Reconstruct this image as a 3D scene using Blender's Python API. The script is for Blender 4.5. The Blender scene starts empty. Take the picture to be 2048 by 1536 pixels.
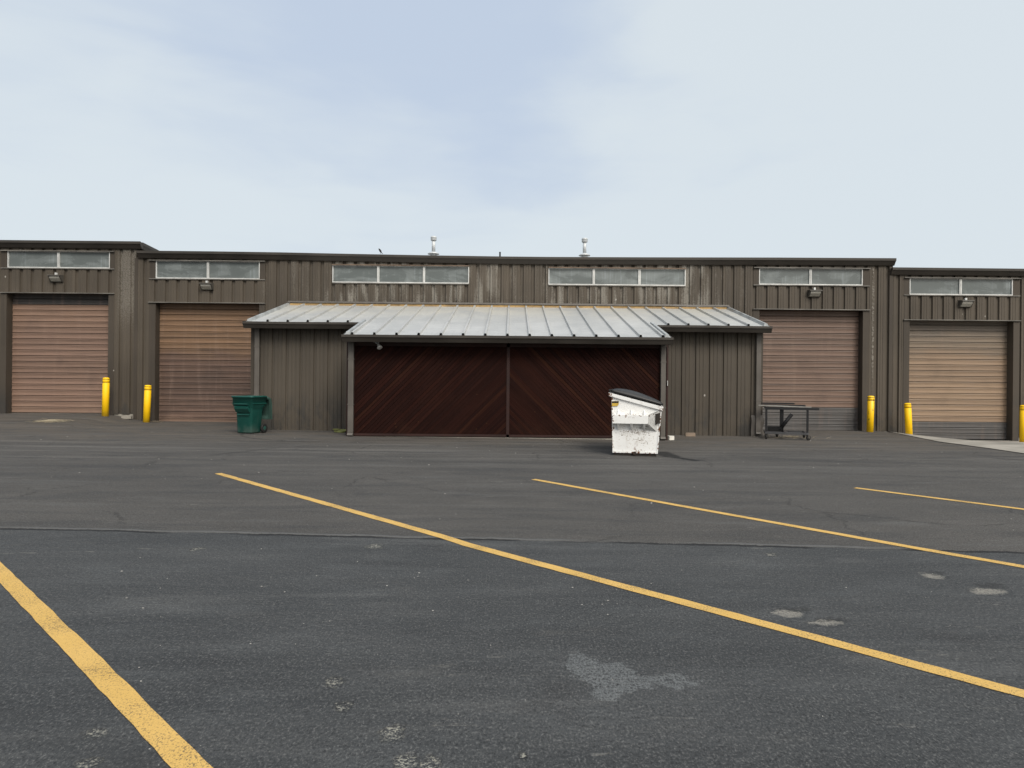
import bpy, bmesh, math, random
from mathutils import Vector, Matrix, noise as mnoise
R = math.radians
random.seed(7)
scene = bpy.context.scene
COL = scene.collection

# ------------------------------------------------------------------ camera
F = 1365.0                     # focal length in pixels of the 2048 px wide photograph
CZ = 1.29                      # camera height above the yard in front of the shed
ROLL = math.atan(0.0093)
cr, sr = math.cos(ROLL), math.sin(ROLL)

def ray(px, py):
    u = (px - 1024.0) / F
    v = (768.0 - py) / F
    return u * cr - v * sr, u * sr + v * cr

def P(px, py, Y):
    U, V = ray(px, py)
    return Vector((U * Y, Y, CZ + V * Y))

def PX(px, py, Y): return P(px, py, Y).x
def PZ(px, py, Y): return P(px, py, Y).z

def ss(x, a, b):
    t = max(0.0, min(1.0, (x - a) / (b - a)))
    return t * t * (3 - 2 * t)

def H(x, y):
    """height of the yard"""
    yy = max(y, -12.0)
    h = -0.015 * max(0.0, 15.0 - yy)
    h -= 0.004 * max(-12.0, min(12.0, x)) * ss(y, 8, 16)
    h += 0.20 * ss(-x, 11.0, 12.4) * ss(y, 17.2, 20.6)
    h -= 0.27 * ss(x, 11.2, 13.0) * ss(y, 16.5, 20.4)
    return h

def G(px, py):
    """the point of the yard seen at a pixel"""
    U, V = ray(px, py)
    lo, hi = 0.5, 60.0
    t = lo
    while t < hi:
        if CZ + V * t - H(U * t, t) < 0: break
        t += 0.05
    a, b = t - 0.05, t
    for _ in range(30):
        m = (a + b) / 2
        if CZ + V * m - H(U * m, m) < 0: b = m
        else: a = m
    return Vector((U * b, b, H(U * b, b)))

cam = bpy.data.cameras.new('camera')
cam.sensor_width = 36.0
cam.lens = F / 2048.0 * 36.0
cam.clip_end = 3000.0
cam_o = bpy.data.objects.new('camera', cam)
COL.objects.link(cam_o)
cam_o.location = (0, 0, CZ)
cam_o.rotation_mode = 'XYZ'
m = Matrix.Rotation(R(90), 3, 'X') @ Matrix.Rotation(ROLL, 3, 'Z')
cam_o.rotation_euler = m.to_euler()
scene.camera = cam_o

# ------------------------------------------------------------------ node helper
class NT:
    def __init__(self, name):
        self.m = bpy.data.materials.new(name)
        self.m.use_nodes = True
        self.t = self.m.node_tree
        self.t.nodes.clear()
        self.out = self.t.nodes.new('ShaderNodeOutputMaterial')
        self.b = self.t.nodes.new('ShaderNodeBsdfPrincipled')
        self.t.links.new(self.b.outputs[0], self.out.inputs[0])
        self._pos = self._obj = None
    def node(self, ty, **kw):
        n = self.t.nodes.new(ty)
        for k, v in kw.items(): setattr(n, k, v)
        return n
    def put(self, sock, v):
        if isinstance(v, bpy.types.NodeSocket): self.t.links.new(v, sock)
        elif isinstance(v, (tuple, list)) and len(v) == 3 and sock.type == 'RGBA': sock.default_value = (*v, 1)
        else: sock.default_value = v
    @property
    def pos(self):
        if self._pos is None: self._pos = self.node('ShaderNodeNewGeometry').outputs['Position']
        return self._pos
    @property
    def obj(self):
        if self._obj is None: self._obj = self.node('ShaderNodeTexCoord').outputs['Object']
        return self._obj
    def math(self, op, a, b=0.0, c=0.0, clamp=False):
        n = self.node('ShaderNodeMath', operation=op, use_clamp=clamp)
        self.put(n.inputs[0], a); self.put(n.inputs[1], b); self.put(n.inputs[2], c)
        return n.outputs[0]
    def vec(self, v, scale=(1, 1, 1), loc=(0, 0, 0), rot=(0, 0, 0)):
        n = self.node('ShaderNodeMapping')
        self.put(n.inputs[0], v)
        n.inputs['Scale'].default_value = scale; n.inputs['Location'].default_value = loc; n.inputs['Rotation'].default_value = rot
        return n.outputs[0]
    def noise(self, v, scale, detail=3.0, rough=0.55, col=False, dist=0.0):
        n = self.node('ShaderNodeTexNoise')
        self.put(n.inputs['Vector'], v)
        n.inputs['Scale'].default_value = scale; n.inputs['Detail'].default_value = detail
        n.inputs['Roughness'].default_value = rough; n.inputs['Distortion'].default_value = dist
        return n.outputs['Color' if col else 'Fac']
    def voro(self, v, scale, out='Distance', feature='F1'):
        n = self.node('ShaderNodeTexVoronoi', feature=feature)
        self.put(n.inputs['Vector'], v); n.inputs['Scale'].default_value = scale
        return n.outputs[out]
    def ramp(self, f, a, b, c=0.0, d=1.0):
        n = self.node('ShaderNodeMapRange', interpolation_type='SMOOTHSTEP')
        self.put(n.inputs[0], f)
        n.inputs[1].default_value = a; n.inputs[2].default_value = b
        n.inputs[3].default_value = c; n.inputs[4].default_value = d
        return n.outputs[0]
    def mix(self, f, a, b, mode='MIX'):
        n = self.node('ShaderNodeMix', data_type='RGBA', blend_type=mode)
        self.put(n.inputs[0], f); self.put(n.inputs[6], a); self.put(n.inputs[7], b)
        return n.outputs[2]
    def xyz(self, v):
        n = self.node('ShaderNodeSeparateXYZ'); self.put(n.inputs[0], v); return n.outputs
    def comb(self, x, y, z):
        n = self.node('ShaderNodeCombineXYZ')
        self.put(n.inputs[0], x); self.put(n.inputs[1], y); self.put(n.inputs[2], z); return n.outputs[0]
    def bump(self, h, strength=0.3, dist=0.01):
        n = self.node('ShaderNodeBump'); self.put(n.inputs['Height'], h)
        n.inputs['Strength'].default_value = strength; n.inputs['Distance'].default_value = dist
        self.t.links.new(n.outputs[0], self.b.inputs['Normal'])
    def set(self, color=None, rough=None, metal=None, spec=None):
        if color is not None: self.put(self.b.inputs['Base Color'], color)
        if rough is not None: self.put(self.b.inputs['Roughness'], rough)
        if metal is not None: self.put(self.b.inputs['Metallic'], metal)
        if spec is not None: self.put(self.b.inputs['Specular IOR Level'], spec)
        return self.m

def worn(name, col, rough=0.6, var=0.25, scale=6.0, metal=0.0, spec=0.4, dirt=(0.03, 0.026, 0.022), dirt_amt=0.3, vertical=True, bump=0.1):
    """a weathered plain surface: blotches, run-off streaks and grime"""
    n = NT(name)
    o = n.obj
    big = n.noise(o, scale * 0.35, 4)
    st = n.noise(n.vec(o, (scale * 2.2, scale * 2.2, scale * 0.12) if vertical else (scale * .2, scale * 2, scale * 2)), 1.0, 4)
    fine = n.noise(o, scale * 14, 2)
    a = tuple(c * (1 - var) for c in col); b = tuple(min(0.95, c * (1 + var)) for c in col)
    c1 = n.mix(n.ramp(big, .3, .7), a, b)
    c1 = n.mix(n.math('MULTIPLY', n.ramp(st, .52, .78), dirt_amt), c1, dirt)
    c1 = n.mix(n.math('MULTIPLY', n.ramp(fine, .6, .8), 0.25), c1, tuple(min(.95, x * 1.5) for x in col))
    n.bump(fine, bump, 0.004)
    return n.set(c1, n.ramp(big, .3, .7, rough - .08, min(1, rough + .1)), metal, spec)

# ------------------------------------------------------------------ mesh helper
class MB:
    def __init__(self):
        self.bm = bmesh.new()
        self.tint = None
    def face(self, pts, smooth=False):
        vs = [self.bm.verts.new(p) for p in pts]
        try:
            f = self.bm.faces.new(vs); f.smooth = smooth; return f
        except ValueError: return None
    def box(self, a, b, bevel=0.0):
        x0, y0, z0 = a; x1, y1, z1 = b
        v = [self.bm.verts.new(p) for p in ((x0,y0,z0),(x1,y0,z0),(x1,y1,z0),(x0,y1,z0),(x0,y0,z1),(x1,y0,z1),(x1,y1,z1),(x0,y1,z1))]
        fs = [self.bm.faces.new([v[i] for i in q]) for q in ((0,3,2,1),(4,5,6,7),(0,1,5,4),(1,2,6,5),(2,3,7,6),(3,0,4,7))]
        if bevel > 0:
            es = list({e for f in fs for e in f.edges})
            bmesh.ops.bevel(self.bm, geom=es, offset=bevel, segments=2, affect='EDGES', profile=0.6)
        return self
    def obox(self, c, half, rot, bevel=0.0):
        """oriented box: centre, half sizes, 3x3 rotation"""
        sub = MB(); sub.box(tuple(-h for h in half), tuple(half), bevel)
        sub.bm.transform(Matrix.Translation(c) @ rot.to_4x4())
        self.add(sub)
        return self
    def add(self, other):
        me = bpy.data.meshes.new('tmp'); other.bm.to_mesh(me); self.bm.from_mesh(me); bpy.data.meshes.remove(me)
        return self
    def prism(self, poly, axis, a, b, smooth=False):
        """closed polygon extruded along an axis ('x','y','z'); poly holds the two other coordinates in xyz order"""
        def mk(p, t):
            return {'x': (t, p[0], p[1]), 'y': (p[0], t, p[1]), 'z': (p[0], p[1], t)}[axis]
        A = [self.bm.verts.new(mk(p, a)) for p in poly]; B = [self.bm.verts.new(mk(p, b)) for p in poly]
        n = len(poly)
        fs = [self.bm.faces.new(A[::-1]), self.bm.faces.new(B)]
        for i in range(n):
            f = self.bm.faces.new((A[i], A[(i+1) % n], B[(i+1) % n], B[i])); f.smooth = smooth; fs.append(f)
        return fs
    def loft(self, rings, cap0=True, cap1=True, smooth=True):
        L = [[self.bm.verts.new(p) for p in r] for r in rings]
        n = len(L[0])
        for a, b in zip(L, L[1:]):
            for i in range(n):
                f = self.bm.faces.new((a[i], a[(i+1) % n], b[(i+1) % n], b[i])); f.smooth = smooth
        if cap0: self.bm.faces.new(L[0][::-1])
        if cap1: self.bm.faces.new(L[-1])
        return self
    def lathe(self, prof, c=(0, 0, 0), n=24, axis='z', smooth=True):
        rings = []
        for r, h in prof:
            ring = []
            for i in range(n):
                a = 2 * math.pi * i / n
                p = (r * math.cos(a), r * math.sin(a), h)
                if axis == 'x': p = (h, r * math.cos(a), r * math.sin(a))
                if axis == 'y': p = (r * math.cos(a), h, -r * math.sin(a)) if False else (r * math.sin(a), h, r * math.cos(a))
                ring.append((p[0] + c[0], p[1] + c[1], p[2] + c[2]))
            rings.append(ring)
        return self.loft(rings, True, True, smooth)
    def tube(self, pts, r, n=10, smooth=True):
        pts = [Vector(p) for p in pts]
        rad = r if isinstance(r, (list, tuple)) else [r] * len(pts)
        rings = []; up = None
        for i, p in enumerate(pts):
            d = (pts[min(i+1, len(pts)-1)] - pts[max(i-1, 0)]).normalized()
            if up is None:
                up = Vector((0, 0, 1)) if abs(d.z) < .9 else Vector((1, 0, 0))
            s = d.cross(up).normalized(); up = s.cross(d).normalized()
            rings.append([p + rad[i] * (math.cos(2*math.pi*k/n) * s + math.sin(2*math.pi*k/n) * up) for k in range(n)])
        return self.loft(rings, True, True, smooth)
    def sheet(self, rows, smooth=False):
        """rows of points joined into an open sheet"""
        L = [[self.bm.verts.new(p) for p in r] for r in rows]
        for a, b in zip(L, L[1:]):
            for i in range(len(a) - 1):
                f = self.bm.faces.new((a[i], a[i+1], b[i+1], b[i])); f.smooth = smooth
        return self
    def build(self, name, mat, parent=None, world=False, recalc=True):
        if recalc: bmesh.ops.recalc_face_normals(self.bm, faces=self.bm.faces)
        if world and parent is not None:
            o = parent
            off = Vector((0, 0, 0))
            while o is not None:
                off += o.location; o = o.parent
            self.bm.transform(Matrix.Translation(-off))
        me = bpy.data.meshes.new(name)
        self.bm.to_mesh(me); self.bm.free()
        me.materials.append(mat)
        ob = bpy.data.objects.new(name, me)
        COL.objects.link(ob)
        if parent is not None: ob.parent = parent
        return ob

def tag(o, label, cat, group=None, kind=None):
    o['label'] = label; o['category'] = cat
    if group: o['group'] = group
    if kind: o['kind'] = kind
    return o

def thing(name, label, cat, loc=(0, 0, 0), rz=0.0, group=None):
    o = bpy.data.objects.new(name, None)
    o.empty_display_size = 0.2
    COL.objects.link(o)
    o.location = loc; o.rotation_euler = (0, 0, rz)
    return tag(o, label, cat, group)

def copy_tree(o, parent=None):
    c = o.copy(); COL.objects.link(c)
    if parent is not None:
        c.parent = parent
    for ch in [x for x in bpy.data.objects if x.parent == o and x is not c]:
        copy_tree(ch, c)
    return c

# ------------------------------------------------------------------ materials
YW = 20.8          # plane of the warehouse fronts
YD = 21.05         # plane of the roller doors
YG = 16.25         # plane of the timber gates
YWING = 17.95      # plane of the shed's side bays

def wall_material(name, base, chalk=1.0, zones=True):
    n = NT(name)
    p = n.pos
    x, y, z = n.xyz(p)
    big = n.noise(p, 0.35, 4)
    st = n.noise(n.vec(p, (9, 9, 0.35)), 1.0, 5, .6)
    st2 = n.noise(n.vec(p, (26, 26, .6)), 1.0, 4, .6)
    fine = n.noise(p, 90, 2)
    a = tuple(c * .80 for c in base); b = tuple(c * 1.18 for c in base)
    c = n.mix(n.ramp(big, .3, .7), a, b)
    c = n.mix(n.math('MULTIPLY', n.ramp(st, .45, .75), .38), c, tuple(v * 1.55 for v in base))
    c = n.mix(n.math('MULTIPLY', n.ramp(st2, .5, .8), .3), c, tuple(v * .45 for v in base))
    # paint chalked to pale specks on single sheets, more high up
    if zones:
        colsel = n.ramp(n.noise(n.comb(n.math('MULTIPLY', x, 5.2), 3.1, n.math('MULTIPLY', z, .25)), 1.0, 2, .6), .36, .60)
        zmask = n.math('MULTIPLY', n.ramp(z, 3.2, 3.6), n.ramp(n.noise(n.vec(p, (3, 3, .9)), 1, 3), .30, .58))
        wide = n.ramp(n.noise(n.comb(n.math('MULTIPLY', x, .32), 0.0, 7.7), 1.0, 2), .30, .50)
        m = n.math('MULTIPLY', n.math('MULTIPLY', colsel, zmask), n.math('MULTIPLY', wide, n.math('MULTIPLY', n.ramp(x, -7.9, -7.6), n.ramp(x, 7.35, 7.05))))
        # two sheets beside the left step and a run of bare filler beside the third door
        m1 = n.math('MULTIPLY', n.ramp(n.math('ABSOLUTE', n.math('ADD', x, 11.75)), .42, .18), n.ramp(z, 2.2, 3.8))
        m2 = n.math('MULTIPLY', n.ramp(n.math('ABSOLUTE', n.math('SUBTRACT', x, 10.98)), .05, .015), n.ramp(z, 0.9, 2.4))
        m = n.math('MAXIMUM', m, n.math('MULTIPLY', m1, .65))
        spk = n.ramp(n.math('ADD', n.noise(n.vec(p, (1, 1, .85)), 30, 4, .9), n.math('MULTIPLY', m, .17)), .55, .63)
        m3 = n.math('MULTIPLY', m2, n.ramp(n.noise(p, 16, 4), .45, .6))
        m = n.math('MAXIMUM', n.math('MULTIPLY', m, spk), m3)
        c = n.mix(n.math('MULTIPLY', m, .60 * chalk), c, (.29, .272, .238))
    nick = n.math('MULTIPLY', n.ramp(n.voro(n.vec(p, (1, .2, .7)), 2.1), .055, .03), n.ramp(n.noise(p, 3.3, 2), .48, .56))
    c = n.mix(n.math('MULTIPLY', nick, .8), c, (.45, .43, .39))
    # splash grime low on the sheets
    g = n.math('MULTIPLY', n.ramp(z, 1.25, .3), n.ramp(n.noise(n.vec(p, (1.7, 1.7, 1.0)), 1, 5, .68), .44, .60))
    c = n.mix(n.math('MULTIPLY', g, .7), c, (.034, .034, .033))
    n.bump(n.math('ADD', n.math('MULTIPLY', fine, .4), st2), .12, .006)
    return n.set(c, n.ramp(st, .3, .7, .55, .75), 0.0, .35)

M = {}
M['wall'] = wall_material('weathered_brown_sheet', (.077, .0632, .048))
M['shed_wall'] = wall_material('brown_shed_sheet', (.070, .0585, .045), zones=False)
M['trim'] = wall_material('brown_trim', (.056, .0455, .035), zones=False)
M['gutter'] = worn('dark_gutter', (.042, .036, .030), .55, .2, 3, dirt_amt=.25, vertical=False)
M['ledge'] = worn('pale_edge_flashing', (.15, .14, .125), .5, .3, 5, dirt_amt=.5, vertical=False)
M['downspout'] = worn('downspout_paint', (.105, .094, .082), .5, .16, 4, dirt_amt=.3)
M['alu'] = worn('aluminium', (.62, .62, .60), .42, .15, 8, metal=.25, dirt_amt=.3)
M['copper'] = worn('rusted_cap', (.15, .105, .075), .6, .35, 8, dirt_amt=.4, vertical=False)
M['concrete'] = worn('old_concrete', (.27, .25, .215), .9, .25, 3, dirt_amt=.3, vertical=False, bump=.4)
M['bronze'] = worn('dark_bronze', (.075, .068, .058), .5, .25, 12)
M['flue'] = worn('flue_metal', (.55, .57, .58), .45, .06, 4, metal=.2, dirt_amt=.15)
M['galv'] = worn('galvanised_pipe', (.42, .44, .445), .42, .18, 8, metal=.35, dirt_amt=.18)
M['black'] = worn('black_steel', (.010, .010, .011), .6, .3, 10, dirt_amt=.2)
M['rubber'] = worn('black_rubber', (.014, .014, .014), .75, .3, 12)
M['roofback'] = worn('roof_membrane', (.20, .20, .19), .85, .2, .8)

def glass_material():
    n = NT('dusty_glass')
    p = n.pos
    x, y, z = n.xyz(p)
    cl = n.noise(n.vec(p, (1.1, 1, 2.2)), 1.0, 5, .6, dist=.6)
    run = n.noise(n.vec(p, (22, 22, 1.2)), 1.0, 3)
    c = n.mix(n.ramp(cl, .42, .70), (.110, .124, .121), (.185, .205, .203))
    c = n.mix(n.math('MULTIPLY', n.math('MULTIPLY', n.ramp(run, .50, .74), n.ramp(cl, .40, .62)), .35), c, (.33, .37, .385))
    n.bump(n.noise(p, 3, 2), .02, .02)
    return n.set(c, n.ramp(cl, .3, .7, .16, .38), 0.0, .5)
M['glass'] = glass_material()

def door_material(name, stops, zb, grime=.5):
    """painted roller door: stops = (height above the threshold, colour)"""
    n = NT(name)
    p = n.pos
    x, y, z = n.xyz(p)
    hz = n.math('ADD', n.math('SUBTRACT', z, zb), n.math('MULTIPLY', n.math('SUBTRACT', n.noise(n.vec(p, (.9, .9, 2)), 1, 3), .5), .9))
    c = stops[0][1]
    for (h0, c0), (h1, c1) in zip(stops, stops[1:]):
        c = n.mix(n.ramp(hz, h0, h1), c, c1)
    slat = n.math('FLOOR', n.math('DIVIDE', n.math('SUBTRACT', z, zb), .1755))
    wn = n.node('ShaderNodeTexWhiteNoise', noise_dimensions='2D')
    n.put(wn.inputs['Vector'], n.comb(slat, zb * 10 + 3, 0))
    c = n.mix(n.math('MULTIPLY', n.math('ADD', wn.outputs['Value'], .35), .22), c, (.055, .040, .030))
    hs = n.noise(n.vec(p, (.8, 1, 34)), 1.0, 4, .6)
    c = n.mix(n.math('MULTIPLY', n.ramp(hs, .48, .74), grime), c, (.055, .042, .036))
    vs = n.noise(n.vec(p, (5, 1, .5)), 1.0, 4, .6)
    c = n.mix(n.math('MULTIPLY', n.ramp(vs, .5, .75), grime * .5), c, (.30, .21, .165))
    bl = n.noise(n.vec(p, (.8, 1, .8)), 1.0, 4, .6)
    c = n.mix(n.math('MULTIPLY', n.ramp(bl, .55, .75), grime * .6), c, (.05, .038, .034))
    fine = n.noise(p, 80, 2)
    n.bump(fine, .08, .004)
    return n.set(c, n.ramp(bl, .3, .7, .45, .62), 0.0, .4)

# asphalt ------------------------------------------------------------
def asphalt_material():
    n = NT('asphalt')
    p = n.pos
    x, y, z = n.xyz(p)
    a, b = G(0, 1056), G(2048, 1104)
    k = (b.y - a.y) / (b.x - a.x)
    wob = n.math('SUBTRACT', n.noise(n.vec(p, (1, 1, 0)), 1.6, 5, .7), .5)
    d = n.math('SUBTRACT', n.math('SUBTRACT', y, a.y), n.math('MULTIPLY', n.math('SUBTRACT', x, a.x), k))
    d = n.math('ADD', d, n.math('MULTIPLY', wob, .16))
    far = n.ramp(d, -.03, .03)
    big = n.noise(n.vec(p, (.28, .5, 0)), 1.0, 4, .6)
    mid = n.noise(n.vec(p, (1.2, 2.6, 0)), 1.0, 5, .65)
    agg = n.noise(p, 150, 3, .7)
    ag2 = n.voro(p, 130)
    nearc = n.mix(n.ramp(big, .3, .7), (.037, .0395, .041), (.056, .0585, .060))
    nearc = n.mix(n.math('MULTIPLY', n.ramp(mid, .45, .8), .5), nearc, (.088, .093, .095))
    farc = n.mix(n.ramp(big, .3, .7), (.055, .051, .0465), (.077, .072, .066))
    farc = n.mix(n.math('MULTIPLY', n.ramp(mid, .5, .8), .45), farc, (.112, .103, .094))
    # turning tyres leave long pale and dark sweeps in front of the doors
    sw = n.noise(n.vec(p, (.10, 2.4, 0), rot=(0, 0, R(-5))), 1.0, 5, .65, dist=.4)
    swm = n.ramp(y, 9.5, 13.5)
    farc = n.mix(n.math('MULTIPLY', n.math('MULTIPLY', n.ramp(sw, .5, .66), swm), .7), farc, (.128, .119, .108))
    farc = n.mix(n.math('MULTIPLY', n.math('MULTIPLY', n.ramp(sw, .5, .28), swm), .45), farc, (.038, .036, .034))
    c = n.mix(far, nearc, farc)
    bands = n.noise(n.vec(p, (.35, 2.2, 0), rot=(0, 0, R(4))), 1.0, 6, .68, dist=.7)
    c = n.mix(n.math('MULTIPLY', n.ramp(bands, .52, .36), .42), c, (.026, .028, .030))
    c = n.mix(n.math('MULTIPLY', n.ramp(bands, .54, .70), .40), c, (.108, .108, .105))
    oil = n.noise(n.vec(p, (.9, 1.1, 0), (7, 3, 0)), 1.0, 5, .6)
    c = n.mix(n.math('MULTIPLY', n.ramp(oil, .60, .74), .5), c, (.026, .026, .027))
    scuff = n.math('MULTIPLY', n.ramp(n.noise(n.vec(p, (2.2, 9, 0), rot=(0, 0, R(-6))), 1.0, 5, .75), .60, .70), n.ramp(n.noise(n.vec(p, (.6, .8, 0), (1, 9, 0)), 1.0, 3), .48, .62))
    c = n.mix(n.math('MULTIPLY', scuff, .55), c, (.20, .19, .17))
    # aggregate
    g2 = n.noise(n.vec(p, (1, .62, 0)), 82, 2, .8)
    g3 = n.noise(n.vec(p, (1, 1.2, 0)), 24, 4, .8)
    grain = n.math('ADD', n.math('ADD', n.math('MULTIPLY', agg, .35), n.math('MULTIPLY', g2, .85)), n.math('MULTIPLY', g3, .40))
    c = n.mix(n.math('MULTIPLY', n.ramp(grain, .80, .58), .85), c, (.014, .014, .015))
    c = n.mix(n.math('MULTIPLY', n.ramp(grain, .81, 1.00), .55), c, (.18, .178, .172))
    stone = n.math('MULTIPLY', n.ramp(ag2, .22, .12), n.ramp(n.noise(p, 60, 2), .60, .66))
    c = n.mix(n.math('MULTIPLY', stone, .8), c, (.30, .29, .27))
    # pale sandy dust in low places
    dust = n.math('MULTIPLY', n.ramp(n.noise(n.vec(p, (.7, 1.5, 0)), 1.3, 4, .6), .60, .80), n.ramp(agg, .42, .6))
    c = n.mix(n.math('MULTIPLY', dust, .5), c, (.15, .14, .125))
    # the joint between the two pours
    ridge = n.math('MULTIPLY', n.ramp(n.math('ABSOLUTE', n.math('SUBTRACT', d, .045)), .05, .02), n.ramp(n.noise(n.vec(p, (.6, .6, 0)), 1, 3), .35, .55))
    crack = n.ramp(n.math('ABSOLUTE', n.math('ADD', n.math('ADD', d, .015), n.math('MULTIPLY', n.math('SUBTRACT', g3, .5), .10))), .036, .012)
    crack = n.math('MULTIPLY', crack, n.ramp(n.noise(n.vec(p, (.8, .8, 0), (4, 2, 0)), 1, 3), .38, .50))
    c = n.mix(n.math('MULTIPLY', ridge, .6), c, (.125, .125, .122))
    c = n.mix(n.math('MULTIPLY', crack, .9), c, (.012, .012, .013))
    # scuffed-through sealer: irregular pale patches and potholes where the photo has them
    dn = n.noise(n.vec(p, (1, 1, 0)), 5.0, 6, .72, col=True)
    dv = n.node('ShaderNodeVectorMath', operation='SUBTRACT'); n.put(dv.inputs[0], dn); dv.inputs[1].default_value = (.5, .5, .5)
    ds = n.node('ShaderNodeVectorMath', operation='SCALE'); n.put(ds.inputs[0], dv.outputs[0]); ds.inputs['Scale'].default_value = .42
    pv = n.node('ShaderNodeVectorMath', operation='ADD'); n.put(pv.inputs[0], p); n.put(pv.inputs[1], ds.outputs[0])
    q = n.xyz(pv.outputs[0])
    def spot(px, py, rx, ry, soft=.25):
        g = G(px, py)
        e = n.math('ADD', n.math('POWER', n.math('DIVIDE', n.math('SUBTRACT', q[0], g.x), rx), 2.0),
                   n.math('POWER', n.math('DIVIDE', n.math('SUBTRACT', q[1], g.y), ry), 2.0))
        return n.ramp(e, 1.0, 1.0 - soft)
    patch = None
    for px, py, rx, ry in ((1165, 1325, .12, .16), (1215, 1345, .19, .16), (1255, 1368, .17, .13), (1340, 1358, .19, .055), (1225, 1375, .12, .12)):
        s = spot(px, py, rx * 1.12, ry * 1.12, .9)
        patch = s if patch is None else n.math('MAXIMUM', patch, s)
    pn = n.ramp(n.math('ADD', n.math('MULTIPLY', patch, .42), n.noise(p, 22, 6, .8)), .66, .78)
    prim = n.math('ADD', .50, n.math('MULTIPLY', n.ramp(pn, 1.0, .55), .35))
    c = n.mix(n.math('MULTIPLY', n.math('MULTIPLY', pn, n.ramp(grain, .62, .92, .0, 1.0)), prim), c, (.185, .195, .197))
    ds.inputs['Scale'].default_value = .42
    d2 = n.node('ShaderNodeVectorMath', operation='SCALE'); n.put(d2.inputs[0], dv.outputs[0]); d2.inputs['Scale'].default_value = .20
    pv2 = n.node('ShaderNodeVectorMath', operation='ADD'); n.put(pv2.inputs[0], p); n.put(pv2.inputs[1], d2.outputs[0])
    q = n.xyz(pv2.outputs[0])
    hole = None
    for px, py, rx, ry in ((1578, 1227, .115, .105), (1655, 1247, .125, .07), (1863, 1152, .10, .12), (1975, 1183, .16, .12)):
        s = spot(px, py, rx * 1.25, ry * 1.0, 1.0)
        hole = s if hole is None else n.math('MAXIMUM', hole, s)
    hn = n.ramp(n.math('ADD', n.math('MULTIPLY', hole, .38), n.noise(n.vec(p, (1, 1.6, 0)), 26, 6, .85)), .68, .86)
    c = n.mix(n.math('MULTIPLY', hn, n.ramp(grain, .60, .86, .15, .95)), c, (.225, .212, .184))
    for px, py, rx, ry in ((1590, 1219, .13, .06), (1668, 1241, .14, .05), (1872, 1146, .11, .07), (1985, 1172, .15, .08)):
        s = n.math('MULTIPLY', spot(px, py, rx, ry, .8), n.ramp(n.noise(p, 30, 4, .7), .40, .56))
        c = n.mix(n.math('MULTIPLY', s, .75), c, (.022, .022, .022))
    chip = None
    for px, py, r in ((665, 1362, .06), (687, 1411, .045), (185, 1468, .055), (780, 1468, .075), (178, 1526, .05), (812, 1530, .07), (868, 1528, .05), (1046, 1512, .03), (750, 1093, .09), (395, 1098, .06), (1545, 1110, .06)):
        s = spot(px, py, r, r * 1.2, .9)
        chip = s if chip is None else n.math('MAXIMUM', chip, s)
    chipn = n.noise(p, 60, 4, .75)
    c = n.mix(n.math('MULTIPLY', chip, n.ramp(chipn, .50, .58)), c, (.27, .26, .22))
    c = n.mix(n.math('MULTIPLY', chip, n.math('MULTIPLY', n.ramp(chipn, .46, .40), .8)), c, (.015, .015, .016))
    # tarred crack lines and a drip trail from the skip
    def arc(cx, cy, r, w, x0, x1, amt):
        v = n.node('ShaderNodeVectorMath', operation='DISTANCE'); n.put(v.inputs[0], n.comb(q[0], q[1], 0.0)); v.inputs[1].default_value = (cx, cy, 0)
        e = n.math('ABSOLUTE', n.math('SUBTRACT', v.outputs['Value'], r))
        mm = n.math('MULTIPLY', n.ramp(e, w, w * .4), n.math('MULTIPLY', n.ramp(x, x0, x0 + .15), n.ramp(x, x1, x1 - .6)))
        return n.math('MULTIPLY', mm, amt)
    arcs = n.math('MAXIMUM', arc(-4.2, 17.0, 2.35, .05, -6.6, -2.9, .6), arc(-5.2, 19.6, 4.9, .045, -7.6, -1.6, .55))
    arcs = n.math('MAXIMUM', arcs, arc(11.2, 15.6, 3.1, .16, 9.2, 14.6, .30))
    arcs = n.math('MAXIMUM', arcs, arc(9.9, 16.4, 2.9, .12, 9.2, 13.6, .3))
    c = n.mix(arcs, c, (.020, .020, .020))
    for cx_, cy_, r_, w_, a_, b_, k_ in ((8.6, 12.4, 5.2, .10, 9.0, 14.2, .5), (8.6, 12.4, 6.0, .14, 9.6, 15.2, .52), (8.6, 12.4, 6.8, .09, 10.4, 15.8, .45), (-10.5, 13.2, 6.4, .13, -16.5, -6.0, .4), (-10.5, 13.2, 7.2, .10, -17.0, -5.4, .4), (1.0, 9.2, 7.0, .12, -5.5, 5.0, .35)):
        arcs = n.math('MAXIMUM', arcs, n.math('MULTIPLY', arc(cx_, cy_, r_, w_, a_, b_, k_), n.ramp(n.noise(n.vec(p, (1.5, 1.5, 0)), 1, 3), .35, .6)))
    c = n.mix(arcs, c, (.022, .022, .022))
    t0, t1, t2 = G(1316, 903), G(1345, 914), G(1398, 922)
    for (A, B, w) in ((t0, t1, .24), (t1, t2, .13)):
        L = (B - A).to_2d(); ln = L.length; L /= ln
        s = n.math('ADD', n.math('MULTIPLY', n.math('SUBTRACT', q[0], A.x), L.x), n.math('MULTIPLY', n.math('SUBTRACT', q[1], A.y), L.y))
        o = n.math('ABSOLUTE', n.math('ADD', n.math('MULTIPLY', n.math('SUBTRACT', q[0], A.x), -L.y), n.math('MULTIPLY', n.math('SUBTRACT', q[1], A.y), L.x)))
        mm = n.math('MULTIPLY', n.ramp(o, w, w * .5), n.math('MULTIPLY', n.ramp(s, -.05, .05), n.ramp(s, ln + .05, ln - .05)))
        c = n.mix(n.math('MULTIPLY', mm, .95), c, (.011, .011, .011))
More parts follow.
